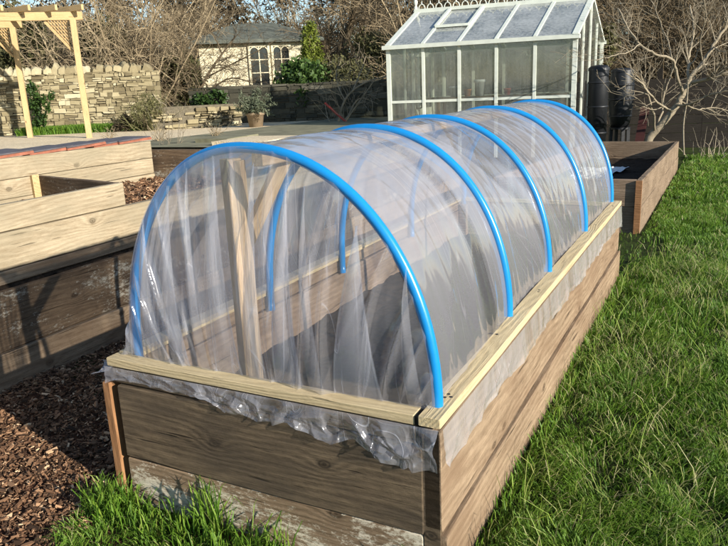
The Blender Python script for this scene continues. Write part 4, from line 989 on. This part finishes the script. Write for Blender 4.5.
for (qx, qy, nn, lab) in ((215, 137, 5, 'low clump of dead stems on the gravel in front of the stone heap'), (160, 142, 6, 'low clump of dead stems at the end of the tiled plank wall'), (110, 139, 4, 'small dead weed clump by the right pergola post')):
    p = at(qx, qy, 10.); p = CAM+(np.array(p)-CAM)*((.06-CAM[2])/(p.z-CAM[2])); o = plant_thing('dead_plant', lab, 'plant', tuple(p)); s = MB()
    for k in range(nn*3):
        q, r, d = limb((random.gauss(0, .02), random.gauss(0, .02), 0), (random.gauss(0, .7), random.gauss(0, .7), 1), random.uniform(.1, .32), .005, 4, .15); s.tube(q, r, 3, .7, False); twigs(s, q, r, 3, .12, 1, 0, .6, .15, .003)
    s.build('stem', M['twig'], o)
# big leaning branch tree in front of the summerhouse
t0 = at(196, 112, 16.2); t0.z = 0; o = plant_thing('bare_tree', 'bare spreading shrub whose dark branches cross the cream summerhouse', 'tree', t0); tk = MB(); cr = MB()
for pl_, r0 in (([(196, 122, 0), (198, 100, 0), (206, 78, .1), (222, 54, .2), (236, 36, .3)], .05), ([(198, 100, 0), (212, 88, -.1), (232, 78, -.2), (252, 82, -.3), (272, 80, -.3)], .028), ([(198, 104, 0), (188, 86, 0), (180, 64, .1), (176, 40, .2)], .03), ([(206, 78, .1), (228, 66, 0), (256, 52, -.1), (276, 40, -.1)], .022), ([(197, 108, 0), (220, 96, -.2), (244, 92, -.3), (266, 98, -.4)], .02), ([(222, 54, .2), (214, 36, .2), (200, 18, .2)], .018), ([(196, 112, 0), (178, 100, -.1), (166, 96, -.2)], .02)):
    pts = smooth([q-t0 for q in PX(pl_, 16.2)], 4); rad = list(np.linspace(r0, r0*.3, len(pts))); (tk if r0 == .05 else cr).tube(pts, rad, 6, .35, False); twigs(cr, pts, rad, 11, .8, 3, .0, .45, .16, .0045)
tk.build('trunk', M['twig_dark'], o); cr.build('crown', M['twig_dark'], o)
# thickets of bare twigs
def thicket(name, kindn, H, nst, spread, mat, trop, L2):
    o = plant_thing(name, '', 'shrub', (0, 0, 0)); tk = MB(); cr = MB()
    for k in range(nst):
        q, r, d = limb((random.gauss(0, .25), random.gauss(0, .25), -.1), (random.gauss(0, spread), random.gauss(0, spread), 1), H*random.uniform(.6, 1.1), .028, 8, .10, trop)
        tk.tube(q, [max(x, .007) for x in r], 4, random.uniform(.3, .9), False)
        twigs(cr, q, [max(x, .008) for x in r], 9, L2, 3, trop*1.4, .55, .17, .0055, (.3, 1.0), 3, .2)
    tk.build('stem', mat, o); cr.build('crown', mat, o); return o
TH = [thicket('bare_shrub', 0, 3.4, 10, .30, M['twig'], -.05, 1.0), thicket('bare_shrub', 1, 4.2, 9, .22, M['twig'], .02, .9), thicket('bare_shrub', 2, 3.6, 10, .4, M['twig_dark'], -.02, 1.0)]
spots = [(-10, 18, 1, 1.), (30, 19, 2, .9), (70, 17.5, 0, .9), (100, 16.6, 0, 1.05), (128, 17.2, 0, 1.12), (150, 16.5, 0, 1.05), (172, 18.5, 0, 1.1), (120, 21, 1, 1.1), (190, 21.5, 2, 1.0), (60, 21, 2, .8),
         (225, 23, 1, 1.), (265, 24, 0, 1.2), (300, 23.5, 1, 1.2), (335, 23, 0, 1.3), (355, 22, 0, 1.3), (380, 21.5, 1, 1.25), (318, 24, 2, 1.3), (405, 20.5, 2, 1.2), (290, 25, 0, 1.3), (345, 25, 2, 1.4), (370, 24, 0, 1.3), (420, 22, 0, 1.3), (460, 20, 0, 1.2), (500, 20, 2, 1.2), (540, 20, 1, 1.2), (580, 19, 0, 1.2), (590, 16.5, 1, 1.1), (612, 14.8, 0, .95), (640, 13.6, 1, .9), (690, 15.5, 1, 1.0), (708, 14.4, 0, .9), (735, 14.8, 1, 1.), (645, 15.5, 0, 1.05), (85, 19, 0, 1.), (110, 19, 0, 1.15), (140, 19.5, 0, 1.2), (160, 18.5, 1, 1.1), (40, 17.5, 0, .85), (205, 25, 0, 1.1), (240, 26, 0, 1.15), (440, 18.5, 0, 1.2), (480, 18, 1, 1.1), (520, 18.5, 0, 1.1), (560, 18, 2, 1.1),
         (600, 15.5, 1, .95), (630, 14.6, 1, .85), (655, 13.9, 1, .85), (678, 14.6, 0, .9), (700, 13.8, 1, .85), (722, 14.4, 1, .85), (745, 14, 2, .85), (665, 16.5, 2, 1.), (715, 16.5, 0, 1.)]
used = set()
for (px_, d_, kk, sc_) in spots:
    if px_ >= 600: kk = 2
    o = TH[kk] if kk not in used else copy_tree(TH[kk]); used.add(kk)
    p = at(px_, 120, d_); o.location = (p.x, p.y, -.1); o.scale = (sc_, sc_, sc_); o.rotation_euler = (0, 0, random.uniform(0, 6.28))
    o['label'] = 'leafless twiggy shrub in the tangled thicket behind the garden'; o['group'] = 'leafless shrubs of the thicket behind the garden'
for (qx, d_, z_, rr, lab) in ((34, 17.2, 1.2, (.8, .7, 1.1), 'dark ivy covered bush behind the wall left of the right pergola post'), (112, 17.4, 1.0, (.7, .7, 1.0), 'dark ivy covered bush behind the wall right of the pergola'), (178, 18., .5, (.9, .7, .8), 'dark bramble mound between the stone wall and the summerhouse'), (375, 19.5, .6, (1.1, .8, 1.0), 'dark olive bush left of the greenhouse roof')):
    p = at(qx, 110, d_); bush('ivy_bush', lab, 'bush', (p.x, p.y, z_-.4), rr, 3200, .09, M['leaf_olive'], .0, .45, 9, aspect=.45)
for (qx, d_, lean, r0, lab) in ((123, 18.2, .05, .13, 'tall dark bare trunk rising behind the stone wall'), (66, 19., -.1, .10, 'slender bare tree behind the pergola'), (338, 20.5, .1, .15, 'leaning bare tree behind the lime conifer'), (648, 15.2, -.05, .09, 'bare tree standing behind the apple tree')):
    p = at(qx, 115, d_); o = plant_thing('bare_tree', lab, 'tree', (p.x, p.y, -.1)); tk = MB(); cr = MB()
    q, r, d = limb((0, 0, 0), (lean, .02, 1), 4.6, r0, 10, .06); tk.tube(q, r, 8, .35, False)
    for k in range(9):
        i = random.randint(3, 9); b, rb_, d2 = limb(q[i], side(V((lean, 0, 1)), random.uniform(.5, 1.)), random.uniform(1., 2.2), r[i]*.5, 7, .15, .03); cr.tube(b, rb_, 5, .4, False); twigs(cr, b, rb_, 10, .7, 3, .02, .5, .15, .006)
    tk.build('trunk', M['twig_dark'], o); cr.build('crown', M['twig_dark'], o)
# far wooded mass
mb = MB()
for k in range(620):
    x_ = random.uniform(-120, 860); d_ = random.uniform(25, 32)
    if x_ > 560: d_ -= 6.5
    p = at(x_, 90, d_)
    top = 4.7 if x_ < 75 else (5.0 if 165 < x_ < 250 else 6.8)
    top += .8*float(vn(x_*.03, 2.2)); z = random.uniform(-.2, top)
    leaves(mb, (p.x, p.y, z), (1.1, 1.1, .75), 330, .16, .0 if x_ > 540 else .05, .35 if x_ > 540 else .6, .1, aspect=.35)
kind(mb.build('woodland', M['wood_mass']), 'stuff')
# dark fence behind the apple tree
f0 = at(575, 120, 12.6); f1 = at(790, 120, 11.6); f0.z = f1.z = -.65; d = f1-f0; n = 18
fn = thing('garden_fence', 'dark weathered board fence behind the apple tree', 'fence', (0, 0, 0)); mb = MB()
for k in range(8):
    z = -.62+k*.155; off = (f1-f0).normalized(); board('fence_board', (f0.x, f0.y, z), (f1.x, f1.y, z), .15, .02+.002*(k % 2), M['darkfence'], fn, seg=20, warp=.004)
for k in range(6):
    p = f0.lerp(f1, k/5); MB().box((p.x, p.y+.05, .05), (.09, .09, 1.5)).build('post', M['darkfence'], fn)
# sparse weeds along the far lawn edge
for i, (x_, y_) in enumerate(((702, 150), (716, 148), (725, 156))):
    t0 = at(x_, y_, 10.3); o = plant_thing('bare_shrub', ['short dead stalks nearest the apple tree at the lawn edge', 'dead stalks standing midway along the far lawn edge', 'dead stalks at the far right corner of the lawn'][i], 'plant', (t0.x, t0.y, -.6)); s = MB()
    for k in range(8):
        q, r, d = limb((random.gauss(0, .1), random.gauss(0, .1), 0), (random.gauss(0, .4), random.gauss(0, .3), 1), random.uniform(.3, .6), .006, 5, .15); s.tube(q, r, 3, .8, False)
    s.build('stem', M['bark'], o)
# hedge along the right of the lawn (out of frame), shading it
hd = thing('garden_hedge', 'clipped evergreen hedge along the right side of the lawn', 'hedge', (5.2, 0, -.5)); mb = MB()
for k in range(170):
    y = random.uniform(-9, 8.); hh = 1.0+.16*float(vn(y*.9, 7.7, 2))+.10*float(vn(y*3, 1.7))
    leaves(mb, (random.uniform(-.2, .3), y, random.uniform(.0, hh)), (.3, .3, .2), 170, .09, .0, .8, .2)
mb.build('foliage', M['leaf'], hd)
mb = MB()
for y in np.arange(-8.5, 8., .7): mb.tube([(0, y, -.1), (.02, y+.05, .6), (0, y, 1.1)], [.03, .025, .01], 5, .3)
mb.build('stem', M['twig_dark'], hd)
# ------------------------------------------------------------------ light
EL, AZ = math.radians(18.8), math.radians(105.4)      # azimuth clockwise from +Y
w = bpy.data.worlds.new('World'); S.world = w; w.use_nodes = True; nt = w.node_tree
sky = nt.nodes.new('ShaderNodeTexSky'); sky.sky_type = 'NISHITA'; sky.sun_disc = False
sky.sun_elevation = EL; sky.sun_rotation = AZ; sky.altitude = 50; sky.air_density = 1.; sky.dust_density = .2; sky.ozone_density = 2.5
bg = nt.nodes['Background']; bg.inputs[1].default_value = .10; nt.links.new(sky.outputs[0], bg.inputs[0])
sd = bpy.data.lights.new('sun', 'SUN'); sd.energy = 5.0; sd.angle = math.radians(.5); sd.color = (1., .94, .84)
sun = bpy.data.objects.new('sun', sd); COL.objects.link(sun)
tosun = V((math.sin(AZ)*math.cos(EL), math.cos(AZ)*math.cos(EL), math.sin(EL)))
sun.rotation_euler = tosun.to_track_quat('Z', 'Y').to_euler(); sun.location = (6, -3, 6)
S.view_settings.view_transform = 'Standard'; S.view_settings.look = 'None'; S.view_settings.exposure = .92; S.view_settings.gamma = 1
S.view_settings.use_curve_mapping = False
S.cycles.transparent_max_bounces = 18; S.cycles.max_bounces = 10
